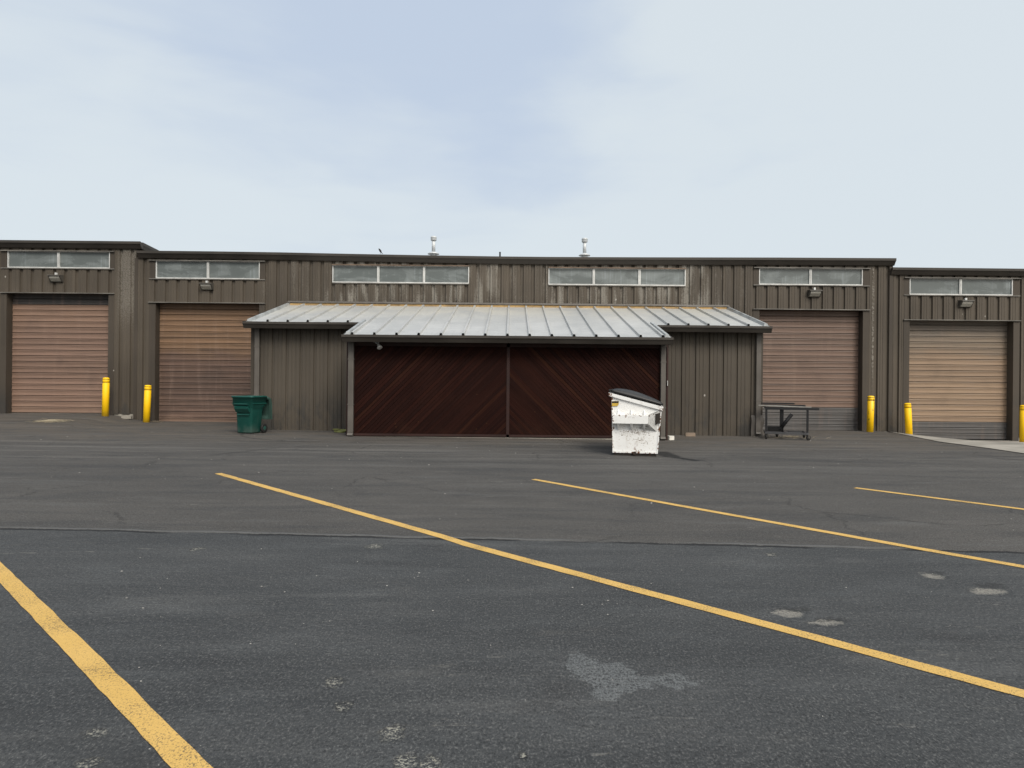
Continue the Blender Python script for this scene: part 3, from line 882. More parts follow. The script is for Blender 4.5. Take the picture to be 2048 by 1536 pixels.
# timber gates
def plank_material():
    n = NT('red_brown_stained_planks')
    o = n.obj
    at = n.node('ShaderNodeAttribute', attribute_name='tint')
    t = n.xyz(at.outputs['Vector'])
    # wood runs along the plank: attribute z carries the lean of the leaf
    def grain(ang):
        return n.noise(n.vec(n.vec(o, rot=(0, ang, 0)), (1.1, 1, 46)), 1.0, 4, .6, dist=.2)
    g = n.mix(t[2], grain(R(45)), grain(R(-45)))
    gv = n.xyz(g)[0]
    c = n.mix(t[0], (.0120, .0031, .0021), (.0220, .0057, .0034))
    c = n.mix(n.ramp(t[1], .93, 1.0), c, (.031, .0100, .0050))
    c = n.mix(n.math('MULTIPLY', n.ramp(gv, .45, .75), .6), c, (.006, .002, .0016))
    fade = n.noise(n.vec(o, (.8, 1, .8)), 1.0, 4)
    c = n.mix(n.math('MULTIPLY', n.ramp(fade, .45, .72), .4), c, (.027, .0085, .0048))
    kn = n.voro(o, 3.4)
    c = n.mix(n.math('MULTIPLY', n.ramp(kn, .075, .03), .7), c, (.055, .024, .011))
    low = n.math('MULTIPLY', n.ramp(n.xyz(n.pos)[2], .55, .1), n.ramp(fade, .4, .7))
    c = n.mix(n.math('MULTIPLY', low, .4), c, (.036, .016, .0095))
    n.bump(gv, .35, .004)
    return n.set(c, n.ramp(gv, .3, .7, .7, .9), 0, .12)
M['plank'] = plank_material()
def stain_flat(name, col):
    return worn(name, col, .65, .3, 5, dirt=(.01, .004, .003), dirt_amt=.5, vertical=False, bump=.3)
M['rail'] = stain_flat('red_brown_rail', (.025, .0078, .0052))

def clip(poly, rect):
    x0, x1, z0, z1 = rect
    for ax, lim, sg in ((0, x0, 1), (0, x1, -1), (1, z0, 1), (1, z1, -1)):
        out = []
        for i in range(len(poly)):
            a, b = poly[i], poly[(i + 1) % len(poly)]
            da, db = sg * (a[ax] - lim), sg * (b[ax] - lim)
            if da >= 0: out.append(a)
            if (da > 0 > db) or (da < 0 < db):
                t = da / (da - db); out.append((a[0] + (b[0] - a[0]) * t, a[1] + (b[1] - a[1]) * t))
        poly = out
        if len(poly) < 3: return []
    return poly

def leaf(x0, x1, z0, z1, sgn):
    mb = MB()
    lay = mb.bm.loops.layers.float_color.new('tint')
    pitch, gap = .078, .008
    cx, cz = (x0 + x1) / 2, (z0 + z1) / 2
    d = Vector((1, sgn)).normalized(); nn = Vector((-d.y, d.x))
    k = 48
    for i in range(-k, k):
        o = i * pitch
        cnr = []
        for a, b in ((-6, 0), (6, 0), (6, pitch - gap), (-6, pitch - gap)):
            q = d * a + nn * (o + b); cnr.append((cx + q.x, cz + q.y))
        poly = clip(cnr, (x0, x1, z0, z1))
        if not poly: continue
        yf = YG + random.uniform(-.003, .003)
        fs = mb.prism(poly, 'y', yf, YG + .02)
        tint = (random.random() ** 1.3, random.random(), 0.0 if sgn > 0 else 1.0, 1)
        for f in fs:
            for l in f.loops: l[lay] = tint
    mb.box((x0, YG + .0203, z0), (x1, YG + .05, z1))
    return mb.build('gate', M['plank'], shed, True)
gz0, gz1 = .085, 2.17
gxl, gxm0, gxm1, gxr = PX(709, 780, YG), PX(1013, 780, YG), PX(1019, 780, YG), PX(1319, 780, YG)
g1 = leaf(gxl, gxm0, gz0, gz1, 1); g1['label'] = 'gate of planks rising to the right'
g2 = leaf(gxm1, gxr, gz0, gz1, -1); g2['label'] = 'gate of planks falling to the right'
for g, xa, xb in ((g1, gxl, gxm0 + .002), (g2, gxm1 - .002, gxr)):
    k = MB(); k.box((xa, YG - .022, .03), (xb, YG + .05, gz0 - .002)); k.box((xa, YG - .010, gz1 + .002), (xb, YG + .05, gz1 + .12))
    if g is g1: k.box((gxm0 + .0005, YG - .018, gz0 - .001), (gxm0 + .034, YG + .05, gz1))
    else: k.box((gxm1 - .034, YG - .019, gz0 - .001), (gxm1 - .0005, YG + .05, gz1))
    k.build('rail', M['rail'], g, True)
k = MB(); k.box((GX0 + .06, YG + .004, gz1 + .125), (GX1 - .06, YG + .12, zr(YG) - .085)); k.build('header', M['rail'], shed, True)
k = MB(); k.box((gxl - .05, YG - .02, -.2), (gxr + .05, YG + .15, .012)); k.build('sill', M['concrete'], shed, True)
# side posts of the gate opening: red edge board outside, dark jamb
for x, s in ((gxl, -1), (gxr, 1)):
    k = MB(); xs = sorted((x + s * .002, x + s * .20)); k.box((xs[0], YG + .03, -.05), (xs[1], YG + .12, zr(YG) - .1)); k.build('post', M['rail'], shed, True)

def downspout(px0, px1, Y, z0, z1, elbow=True):
    x0, x1 = PX(px0, 760, Y), PX(px1, 760, Y)
    k = MB()
    k.box((x0, Y - .10, z0 + .10), (x1, Y - .012, z1), .012)
    k.loft([[(x0, Y - .10, z0 + .10), (x1, Y - .10, z0 + .10), (x1, Y - .012, z0 + .10), (x0, Y - .012, z0 + .10)],
            [(x0, Y - .15, z0 + .045), (x1, Y - .15, z0 + .045), (x1, Y - .05, z0 + .01), (x0, Y - .05, z0 + .01)]], smooth=False)
    for zz in (z0 + (z1 - z0) * .33, z0 + (z1 - z0) * .8):
        k.box((x0 - .006, Y - .106, zz), (x1 + .006, Y - .005, zz + .03))
    return k.build('downspout', M['downspout'], shed, True)
downspout(697.5, 708.5, YG, .0, zr(YEG) - .12)
downspout(1320, 1330, YG, -.02, zr(YEG) - .12)
downspout(511, 520.5, YWING, .03, zr(YEW) - .10)
downspout(1510, 1519.5, YWING, -.0, zr(YEW) - .10)
# outer door stop at the right of the gates with its pale latch
x = PX(1336, 760, YG)
k = MB(); k.box((x - .04, YG - .02, -.04), (x, YG + .028, 2.2)); ds_ = k.build('door_stop', M['rail'], shed, True)
k = MB(); k.box((x - .03, YG - .05, 1.28), (x - .012, YG - .021, 1.40), .004); k.build('latch', M['alu'], ds_, True)
# dented corner guard at the right end of the shed
k = MB()
xc = WX1
rows_ = []
for i in range(9):
    t = i / 8; zz = -.03 + .56 * t
    bulge = .05 * math.exp(-((t - .75) / .25) ** 2) + .03 * (1 - t)
    rows_.append([(xc - .30 + bulge * .3, YWING - .016 - bulge * .4, zz), (xc - .16, YWING - .022 - bulge * .9, zz), (xc - .02 + bulge, YWING - .03 - bulge, zz), (xc + .015 + bulge * .5, YWING + .05, zz)])
k.sheet(rows_, True); k.build('corner_guard', M['downspout'], shed, True)

# ------------------------------------------------------------------ wall lights
def lens_material():
    n = NT('prismatic_lens')
    o = n.obj
    c = n.mix(n.noise(n.vec(o, (30, 30, 2)), 1, 2), (.25, .24, .21), (.55, .53, .47))
    return n.set(c, .25, 0, .6)
M['lens'] = lens_material()
def wall_light(px, py, label):
    c = P(px, py, YW)
    t = thing('wall_light', label, 'wall light', (c.x, YW, c.z), 0, 'wall lights over the roller doors')
    return t
lights = [(115, 557, 'grimy dark wall light over the leftmost rose-brown roller door'), (415.5, 573, 'dusty wall light over the stained roller door left of the shed'),
          (1627, 587, 'grey wall light over the roller door behind the rolling cart'), (1928.5, 607.5, 'wall light with the brightest lens, over the tan roller door')]
first = None
for px, py, lab in lights:
    c = P(px, py, YW)
    if first is None:
        first = thing('wall_light', lab, 'wall light', (c.x, YW, c.z), 0, 'wall lights over the roller doors')
        k = MB()
        # wedge housing: flat top, back plate, open raked front
        k.prism([(-.001, .105), (-.20, .085), (-.205, .06), (-.17, .052), (-.025, .052), (-.025, -.09), (-.05, -.11), (-.001, -.11)], 'x', -.185, .185)
        k.prism([(-.026, .051), (-.172, .051), (-.06, -.105), (-.026, -.105)], 'x', -.183, -.150)
        k.prism([(-.026, .051), (-.172, .051), (-.06, -.105), (-.026, -.105)], 'x', .150, .183)
        k.build('housing', M['bronze'], first)
        k = MB(); k.prism([(-.027, .050), (-.168, .050), (-.150, -.01), (-.060, -.095), (-.027, -.098)], 'x', -.149, .149); k.build('lens', M['lens'], first)
        k = MB(); k.box((-.03, -.09, .100), (.03, -.02, .165), .006); k.build('photocell', M['alu'], first)
    else:
        t = copy_tree(first); t.location = (c.x, YW, c.z); t['label'] = lab

# ------------------------------------------------------------------ twin floodlight over the gate
c = P(757, 689, YG)
fl = thing('floodlight', 'small silver swivel floodlight at the top left of the plank gate', 'floodlight', (c.x, YG, c.z))
k = MB(); k.lathe([(.05, 0), (.05, -.02), (.03, -.03)], (-.03, 0, .055), 16, 'y'); k.build('mount', M['galv'], fl)
k = MB(); k.tube([(-.03, -.025, .055), (-.03, -.07, .05), (.0, -.09, .02), (.02, -.10, -.01)], .018); k.tube([(-.11, -.07, .062), (-.03, -.07, .055)], .016); k.build('arm', M['galv'], fl)
k = MB(); k.lathe([(.02, -.06), (.032, -.04), (.036, 0), (.062, .05), (.066, .065), (.045, .066)], (0, 0, 0), 18)
rot = Matrix.Rotation(R(155), 4, 'X') @ Matrix.Rotation(R(0), 4, 'Y')
k.bm.transform(Matrix.Translation((.035, -.11, -.035)) @ Matrix.Rotation(R(-28), 4, 'Y') @ Matrix.Rotation(R(150), 4, 'X')); k.build('lamp_head', M['alu'], fl)

# ------------------------------------------------------------------ bollards
def bollard_material():
    n = NT('yellow_bollard_sleeve')
    o = n.obj
    x, y, z = n.xyz(o)
    c = n.mix(n.noise(o, 3, 3), (.90, .53, .002), (.95, .58, .004))
    sc = n.noise(n.vec(o, (9, 9, 3)), 1, 5, .7)
    c = n.mix(n.math('MULTIPLY', n.ramp(sc, .60, .78), .18), c, (.50, .28, .02))
    c = n.mix(n.math('MULTIPLY', n.ramp(z, .16, .0), .3), c, (.18, .13, .06))
    n.bump(n.noise(o, 25, 2), .06, .004)
    return n.set(c, .55, 0, .35)
M['yellow'] = bollard_material()
n = NT('scuffed_yellow_sleeve')
o = n.obj
c = n.mix(n.noise(o, 3, 3), (.90, .53, .002), (.95, .58, .004))
sc = n.noise(n.vec(o, (10, 10, 5)), 1, 5, .75)
c = n.mix(n.ramp(sc, .60, .63), c, (.06, .03, .015))
n.set(c, .42, 0, .5); M['yellow_chip'] = n.m
M['band'] = worn('dark_band', (.10, .045, .01), .6, .2, 8)

boll = []
bspec = [((210.5, 830), (212.5, 755), 20.38, 'upright yellow bollard at the right jamb of the leftmost roller door'),
         ((292.8, 844), (296.2, 770), 20.38, 'slightly tilted yellow bollard between the two left roller doors'),
         ((1740, 863), (1742, 791.5), 20.38, 'chipped yellow bollard right of the door behind the rolling cart'),
         ((1818.5, 876), (1815, 806), 20.30, 'leaning yellow bollard at the left edge of the tan roller door'),
         ((2046.5, 886), (2047.5, 810), 19.9, 'yellow bollard cut by the right edge of the photo')]
fb = None
for (bx, by), (tx, ty), Yb, lab in bspec:
    a = P(bx, by, Yb); tp = P(tx, ty, Yb)
    hh = (tp - a).length
    if fb is None:
        H0 = hh
        fb = thing('bollard', lab, 'bollard', a, 0, 'yellow bollards beside the roller doors')
        k = MB(); r0 = .094
        k.lathe([(r0, -.15), (r0, hh - .155), (r0 - .004, hh - .152), (r0 - .004, hh - .145), (r0, hh - .142), (r0, hh - .062), (r0 - .004, hh - .059), (r0 - .004, hh - .052), (r0, hh - .049), (r0, hh - .035), (r0 * .86, hh - .012), (r0 * .5, hh)], n=28)
        k.build('sleeve', M['yellow'], fb)
        for zz in (.1485, .0555):
            k = MB(); k.lathe([(r0 - .003, hh - zz - .006), (r0 + .001, hh - zz - .006), (r0 + .001, hh - zz + .006), (r0 - .003, hh - zz + .006)], n=28); k.build('band', M['band'], fb)
        b = fb
    else:
        b = copy_tree(fb); b['label'] = lab; b.location = a
        b.scale = (1, 1, hh / H0)
    lean = math.atan2(tp.x - a.x, tp.z - a.z)
    b.rotation_euler = (0, lean, 0)
    boll.append(b)
for ch in boll[2].children:
    if ch.name.startswith('sleeve'):
        ch.data = ch.data.copy(); ch.data.materials[0] = M['yellow_chip']

# ------------------------------------------------------------------ wheelie bin
def bin_material():
    n = NT('green_bin_plastic')
    o = n.obj
    x, y, z = n.xyz(o)
    f = n.noise(o, 4, 4)
    c = n.mix(f, (.004, .050, .040), (.008, .078, .062))
    st_ = n.noise(n.vec(o, (8, 8, 1.5)), 1, 5, .7)
    c = n.mix(n.math('MULTIPLY', n.ramp(st_, .55, .8), .4), c, (.045, .125, .105))
    c = n.mix(n.math('MULTIPLY', n.ramp(z, .28, .02), n.math('MULTIPLY', n.ramp(f, .4, .6), .55)), c, (.09, .13, .11))
    n.bump(n.noise(o, 60, 2), .08, .003)
    return n.set(c, n.ramp(f, .3, .7, .36, .55), 0, .45)
M['bin'] = bin_material()
M['bin_lid'] = worn('faded_green_lid', (.035, .075, .062), .5, .3, 6, dirt_amt=.3)
def rrect(w, d, z, r, cy=0.0, k=5):
    pts = []
    for sx, sy, a0 in ((1, 1, 0), (-1, 1, 90), (-1, -1, 180), (1, -1, 270)):
        for i in range(k + 1):
            a = R(a0 + 90 * i / k)
            pts.append((sx * (w/2 - r) + r * math.cos(a), cy + sy * (d/2 - r) + r * math.sin(a), z))
    return pts
gb = G(493, 866)
gb = Vector((PX(493.5, 866, 16.6), 16.75, 0)); gb.z = H(gb.x, gb.y)
bn = thing('wheelie_bin', 'green wheeled bin with its lid hung open behind it', 'bin', gb, R(-17))
k = MB()
k.loft([rrect(.40, .36, .012, .05), rrect(.43, .39, .04, .06), rrect(.47, .44, .56, .06, .01), rrect(.50, .47, .62, .06, .005), rrect(.58, .56, .69, .06), rrect(.59, .58, .87, .06),
        rrect(.63, .62, .875, .07), rrect(.635, .625, .905, .07), rrect(.605, .595, .915, .06), rrect(.57, .56, .905, .05), rrect(.55, .54, .70, .05), rrect(.44, .42, .55, .05), rrect(.38, .34, .06, .04)])
k.build('body', M['bin'], bn)
k = MB()
k.box((-.20, -.325, .705), (.20, -.285, .735), .012)
k.prism([(-.285, .665), (-.25, .61), (-.235, .56), (-.225, .52), (-.24, .515), (-.30, .60), (-.31, .65)], 'x', -.20, .20)
k.build('front_grip', M['bin'], bn)
k = MB(); k.box((-.17, -.245, .445), (.17, -.205, .472), .011); k.build('lift_bar', M['bin'], bn)
for s in (-1, 1):
    k = MB(); k.box((s * .29 - .02, -.25, .715), (s * .29 + .02, .26, .742), .01); k.build('side_rib', M['bin'], bn)
# lid hanging down the back
k = MB()
ly = .34
k.prism([(ly - .03, .86), (ly + .02, .885), (ly + .075, .84), (ly + .11, .70), (ly + .12, .42), (ly + .10, .335), (ly + .05, .325), (ly + .05, .36), (ly + .075, .42), (ly + .065, .70), (ly + .03, .82), (ly - .03, .83)], 'x', -.30, .30)
k.prism([(ly + .02, .33), (ly + .14, .33), (ly + .15, .36), (ly + .02, .36)], 'x', -.315, .315)
for s in (-1, 1):
    k.prism([(ly + .0, .84), (ly + .085, .85), (ly + .125, .70), (ly + .135, .42), (ly + .12, .33), (ly + .02, .33), (ly + .02, .40), (ly + .03, .70)], 'x', s * .30 - .012, s * .30 + .012)
k.build('lid', M['bin_lid'], bn)
k = MB(); k.tube([(-.24, .29, .86), (-.24, .34, .895), (.24, .34, .895), (.24, .29, .86)], .014); k.build('handle', M['bin'], bn)
k = MB(); k.tube([(-.27, .215, .11), (.27, .215, .11)], .012); k.build('axle', M['black'], bn)
for s in (-1, 1):
    k = MB(); k.lathe([(.07, -.028), (.105, -.028), (.115, -.02), (.115, .02), (.105, .028), (.07, .028)], (s * .265, .215, .115), 26, 'x'); wl = k.build('wheel', M['rubber'], bn)
    k = MB(); k.lathe([(.02, -.033), (.068, -.026), (.068, .026), (.02, .033)], (s * .265, .215, .115), 20, 'x'); k.build('hub', M['bin'], wl)
for p_ in ((.29, .33, .915), (.02, .36, .918)):
    pass

# ------------------------------------------------------------------ dumpster
def dump_material():
    n = NT('chipped_white_paint')
    o = n.obj
    x, y, z = n.xyz(o)
    f = n.noise(o, 2.2, 4)
    c = n.mix(f, (.73, .73, .715), (.82, .82, .805))
    rs = n.noise(n.vec(o, (6, 6, 1)), 1, 5, .65)
    c = n.mix(n.math('MULTIPLY', n.ramp(rs, .55, .8), .35), c, (.56, .545, .51))
    # scratches and chips, thickest in a belt below the fork pocket
    zone = n.math('MULTIPLY', n.ramp(n.math('ABSOLUTE', n.math('SUBTRACT', z, .36)), .26, .08), n.ramp(n.math('ABSOLUTE', n.math('SUBTRACT', x, .44)), .40, .15))
    cn = n.noise(n.vec(o, (1, 1, 1), rot=(0, R(40), 0)), 19, 6, .72, dist=2.2)
    sel = n.noise(o, 6, 3)
    th = n.math('ADD', n.math('MULTIPLY', zone, .075), n.math('MULTIPLY', n.math('SUBTRACT', sel, .5), .42))
    ch = n.ramp(n.math('ADD', cn, th), .66, .69)
    halo = n.ramp(n.math('ADD', cn, th), .60, .67)
    c = n.mix(n.math('MULTIPLY', halo, .5), c, (.47, .36, .24))
    c = n.mix(ch, c, (.055, .042, .036))
    # a run of rust down to the drain hole and scrapes from the truck's forks
    run = n.math('MULTIPLY', n.ramp(n.math('ABSOLUTE', n.math('SUBTRACT', x, n.math('ADD', .415, n.math('MULTIPLY', z, .12)))), .05, .01), n.math('MULTIPLY', n.ramp(z, .32, .10), n.ramp(n.noise(o, 14, 4), .40, .60)))
    c = n.mix(n.math('MULTIPLY', run, .8), c, (.16, .07, .03))
    scr = n.noise(n.vec(o, (2.2, 1, 26), rot=(0, R(12), 0)), 1.0, 4, .7)
    c = n.mix(n.math('MULTIPLY', n.math('MULTIPLY', n.ramp(scr, .64, .70), n.ramp(sel, .45, .6)), .55), c, (.20, .15, .11))
    # rust creeping from the edges
    ed = n.math('MAXIMUM', n.math('MAXIMUM', n.ramp(z, .13, .04), n.math('MULTIPLY', n.ramp(x, .06, .0), n.ramp(y, .08, .02))), n.math('MAXIMUM', n.math('MULTIPLY', n.ramp(x, .80, .88), n.ramp(y, .08, .02)), n.math('MULTIPLY', n.ramp(n.math('ABSOLUTE', n.math('SUBTRACT', z, .765)), .05, .01), .75)))
    rn = n.noise(o, 17, 5, .7)
    rm = n.ramp(n.math('ADD', rn, n.math('MULTIPLY', ed, .14)), .64, .70)
    c = n.mix(rm, c, n.mix(n.noise(o, 40, 2), (.20, .075, .022), (.06, .028, .014)))
    n.bump(n.math('ADD', n.noise(o, 5, 3), n.math('MULTIPLY', ch, -.3)), .22, .012)
    return n.set(c, .5, 0, .4)
M['white'] = dump_material()
M['lid'] = worn('black_lid_plastic', (.020, .020, .0205), .45, .3, 6, dirt=(.06, .06, .058), dirt_amt=.3, vertical=False)
M['rustblack'] = worn('rusty_black', (.022, .018, .015), .8, .4, 12, dirt=(.11, .05, .02), dirt_amt=.5)
dl = G(1224.5, 910.5)
YDm = dl.y + .02
dl = P(1224.5, 910.5, YDm); dl.z = H(dl.x, dl.y)
dp = thing('dumpster', 'chipped white front-loading dumpster with a sloping black lid', 'dumpster', dl, R(-10.5))
S = YDm / F
def dz(py): return (911 - py) * S
def dx(px): return (px - 1224.5) * S
L = 1.62
k = MB()
bl, br_ = dx(1225), dx(1313.5)
prof = [(bl, .05), (br_, .05), (dx(1320.5), dz(816)), (dx(1222), dz(791))]
k.prism(prof, 'y', 0, L)
# stiffener folds along the edges
k.prism([(bl, .05), (bl + .022, .05), (dx(1222) + .022, dz(793)), (dx(1222), dz(793))], 'y', -.012, .001)
k.prism([(br_ - .022, .05), (br_, .05), (dx(1320.5), dz(817)), (dx(1320.5) - .022, dz(817))], 'y', -.012, .001)
k.box((bl + .023, -.011, .05), (br_ - .023, .001, .085))
body = k.build('body', M['white'], dp)
for y0 in (.012, L - .3):
    k = MB(); k.box((bl + .03, y0, .0), (br_ - .03, y0 + .1, .049))
    k.build('skid', M['rustblack'], dp)
# rim channel sloping with the top
k = MB()
pr = [(dx(1216.5), dz(785.5)), (dx(1323.5), dz(813)), (dx(1323.0), dz(820.5)), (dx(1217), dz(792.5))]
k.prism(pr, 'y', -.035, .06); k.prism(pr, 'y', L - .06, L + .035)
k.prism([pr[0], (dx(1223), dz(787)), (dx(1223), dz(794)), pr[3]], 'y', .0605, L - .0605)
k.prism([(dx(1318), dz(811.8)), pr[1], pr[2], (dx(1318), dz(819.3))], 'y', .0605, L - .0605)
k.build('rim', M['white'], dp)
# lids: two domed halves with a skirt and ribs
def lidline(t):
    x = dx(1221) + (dx(1323) - dx(1221)) * t
    base = dz(785.0) + (dz(811.5) - dz(785.0)) * t + .006
    return x, base
for y0, y1 in ((-.03, L / 2 - .01), (L / 2 + .01, L + .03)):
    k = MB(); rr = []
    for i in range(15):
        t = i / 14
        x, b_ = lidline(t)
        hd = .02 + .078 * (math.sin(math.pi * min(1, t * 1.02) ** .8) ** .75 if 0 < t < .98 else 0)
        rr.append([(x, y0, b_), (x, y0 - .0, b_ + .045), (x, y0 + .10, b_ + hd + .006), (x, y0 + .22, b_ + hd + .02), (x, (y0 + y1) / 2, b_ + hd + .022), (x, y1 - .22, b_ + hd + .02), (x, y1 - .1, b_ + hd + .006), (x, y1, b_ + .028), (x, y1, b_)])
    k.loft(rr, True, True, True)
    k.build('lid', M['lid'], dp)
k = MB(); k.tube([(dx(1218.5), -.05, dz(781.5)), (dx(1218.5), L + .05, dz(781.5))], .016)
for yy in (-.03, .03, .1, .3, L - .3, L - .1):
    k.box((dx(1216.5), yy, dz(786)), (dx(1222.5), yy + .03, dz(779.5)), .004)
k.build('hinge', M['black'], dp)
# fork pocket with gussets and a flared guide
k = MB()
px0, px1, zt_, zb_ = dx(1224.5), dx(1294), dz(829.5), dz(847)
k.box((px0, -.13, zb_), (px1, -.001, zt_), .008)
pk = k.build('fork_pocket', M['white'], dp)
k = MB()
xe, ye = dx(1313), dx(1312)
A = [(px1 + .002, -.13, zt_), (px1 + .002, -.13, zb_)]
o1, o2 = (dx(1315), -.006, dz(820.5)), (dx(1311), -.006, dz(862))
t1, t2 = (dx(1307.5), -.03, dz(826)), (dx(1307.5), -.03, dz(853))
k.face([A[0], A[1], t2, t1]); k.face([A[0], t1, o1]); k.face([A[1], o2, t2]); k.face([t1, t2, o2, o1])
k.face([A[0], o1, (px1, -.004, zt_)]); k.face([A[1], (px1 - .2, -.004, dz(856)), o2])
bmesh.ops.solidify(k.bm, geom=k.bm.faces[:], thickness=.006)
k.build('guide_flare', M['white'], pk)
k = MB()
k.prism([(dx(1308), dz(827)), (dx(1317.5), dz(825)), (dx(1317), dz(846)), (dx(1314), dz(843)), (dx(1311), dz(848)), (dx(1308), dz(848))], 'y', -.040, -.013)
k.build('worn_pad', M['rustblack'], pk)
for q in (1236, 1262, 1287):
    k = MB(); x = dx(q)
    k.loft([[(x - .028, -.12, zb_ - .001), (x + .028, -.12, zb_ - .001), (x + .028, -.002, zb_ - .001), (x - .028, -.002, zb_ - .001)],
            [(x - .010, -.02, zb_ - .115), (x + .010, -.02, zb_ - .115), (x + .010, -.002, zb_ - .115), (x - .010, -.002, zb_ - .115)]], smooth=False)
    k.build('gusset', M['white'], pk)
    k = MB()
    k.loft([[(x - .018, -.06, zt_ + .001), (x + .018, -.06, zt_ + .001), (x + .018, -.002, zt_ + .001), (x - .018, -.002, zt_ + .001)],
            [(x - .010, -.012, zt_ + .09), (x + .010, -.012, zt_ + .09), (x + .010, -.002, zt_ + .09), (x - .010, -.002, zt_ + .09)]], smooth=False)
    k.build('gusset', M['white'], pk)
# drain hole and warning sticker
k = MB(); k.lathe([(.018, 0), (.034, 0), (.036, -.02), (.018, -.02)], (dx(1268), -.012, dz(906)), 18, 'y'); dr_ = k.build('drain', M['rustblack'], dp)
stick = worn('yellow_sticker', (.50, .33, .05), .5, .3, 14, dirt=(.10, .06, .03), dirt_amt=.4)
k = MB(); k.prism([(dx(1222.8), dz(803)), (dx(1236.5), dz(802.5)), (dx(1236.5), dz(809)), (dx(1234), dz(812.5)), (dx(1223), dz(813))], 'y', -.016, -.0135); sk = k.build('sticker', stick, dp)
k = MB(); k.prism([(dx(1223.2), dz(803.2)), (dx(1236.3), dz(802.8)), (dx(1236.3), dz(806.3)), (dx(1223.2), dz(806.8))], 'y', -.0185, -.0165); k.build('sticker_band', M['black'], sk)

# ------------------------------------------------------------------ rolling steel cart
FLx, FLy = 6.36, 17.05
ct = thing('rolling_cart', 'open black steel cart on casters before the third roller door', 'cart', (FLx, FLy, 0), R(-18))
ct.location.z = H(FLx, FLy)
W_, D_ = .95, .75
top = .80
k = MB(); k.box((-.03, -.02, .13), (W_ + .03, .02, .185), .004); k.box((-.03, D_ - .02, .13), (W_ + .03, D_ + .02, .185), .004)
k.box((-.03, .0205, .132), (.03, D_ - .0205, .183)); k.box((W_ - .03, .0205, .132), (W_ + .03, D_ - .0205, .183)); k.box((W_ * .5 - .04, .0205, .134), (W_ * .5 + .04, D_ - .0205, .18))
k.build('base_frame', worn('scuffed_grey_steel', (.055, .055, .058), .5, .3, 9), ct)
for x in (0.0, W_):
    k = MB(); k.box((x - .025, -.0195, .1855), (x + .025, .0195, top - .061), .003); k.build('leg', M['black'], ct)
k = MB(); k.box((.36, D_ - .05, .1855), (.45, D_ + .03, top + .0), .004); k.build('rear_post', M['black'], ct)
k = MB(); k.box((-.025, -.025, top - .06), (W_ + .26, .025, top), .004); k.build('front_rail', M['black'], ct)
k = MB(); k.box((-.025, D_ - .025, top + .001), (W_ + .02, D_ + .025, top + .05), .004); k.box((-.02, .0255, top - .045), (.02, D_ + .02, top)); k.box((W_ - .02, .0255, top - .045), (W_ + .02, D_ + .02, top)); k.build('top_frame', M['black'], ct)
for x, y in ((0, 0), (W_, 0), (.30, D_), (W_, D_)):
    a = R(random.choice((0, 70, 40, 100))) if (x, y) != (W_, 0) else R(35)
    if (x, y) == (0, 0): a = R(75)
    q = Matrix.Translation((x, y, 0)) @ Matrix.Rotation(a, 4, 'Z')
    k = MB(); k.lathe([(.035, -.018), (.058, -.018), (.062, -.012), (.062, .012), (.058, .018), (.035, .018)], (.03, 0, .062), 22, 'y')
    k.bm.transform(q); cs = k.build('caster', M['rubber'], ct)
    k = MB(); k.lathe([(.012, -.024), (.034, -.019), (.034, .019), (.012, .024)], (.03, 0, .062), 16, 'y')
    k.box((-.02, -.035, .118), (.05, .035, .129)); k.box((.0, -.034, .05), (.04, -.026, .118)); k.box((.0, .026, .05), (.04, .034, .118))
    k.bm.transform(q); k.build('fork', M['bronze'], cs)
cw = ct.location
def incart(x, y, z):
    c_, s_ = math.cos(R(-18)), math.sin(R(-18))
    return Vector((cw.x + x * c_ - y * s_, cw.y + x * s_ + y * c_, cw.z + z))
RZ = Matrix.Rotation(R(-12), 3, 'Z')
k = MB(); k.obox(incart(.43, .14, top + .022), (.62, .045, .014), Matrix.Rotation(R(-14), 3, 'Z') @ Matrix.Rotation(R(1.2), 3, 'Y'), .002)
o_ = k.build('steel_flat', worn('bare_grey_steel', (.24, .23, .21), .5, .3, 6, vertical=False)); tag(o_, 'long pale grey flat bar lying across the rolling cart', 'metal bar', 'loose stock on the rolling cart')
k = MB(); k.obox(incart(.30, .60, top + .080), (.40, .035, .018), RZ, .002)
o_ = k.build('steel_tube', M['black']); tag(o_, 'topmost short dark bar stacked at the back of the rolling cart', 'metal bar', 'loose stock on the rolling cart')
k = MB(); k.obox(incart(.22, .56, top + .076 - .05), (.34, .03, .024), RZ, .002)
o_ = k.build('steel_tube', M['black']); tag(o_, 'dark bar under the topmost bar at the back of the cart', 'metal bar', 'loose stock on the rolling cart')
k = MB(); k.tube([incart(.33, .35, .215), incart(.62, .38, .62)], .045, 14)
o_ = k.build('leaning_tube', M['black']); tag(o_, 'thick black tube leaning diagonally inside the rolling cart', 'tube')
k = MB()
tr = [(-.15, .10), (.15, .10), (.10, .0), (-.10, .0)]
k.loft([[incart(x_, .42 + a_, z_) for a_, z_ in ((-.13, .30), (-.10, .187), (.10, .187), (.13, .30), (.12, .30), (.09, .20), (-.09, .20), (-.12, .30))] for x_ in (.05, .38)], smooth=False)
o_ = k.build('steel_channel', M['rubber']); tag(o_, 'black open channel lying on the base of the rolling cart', 'channel')

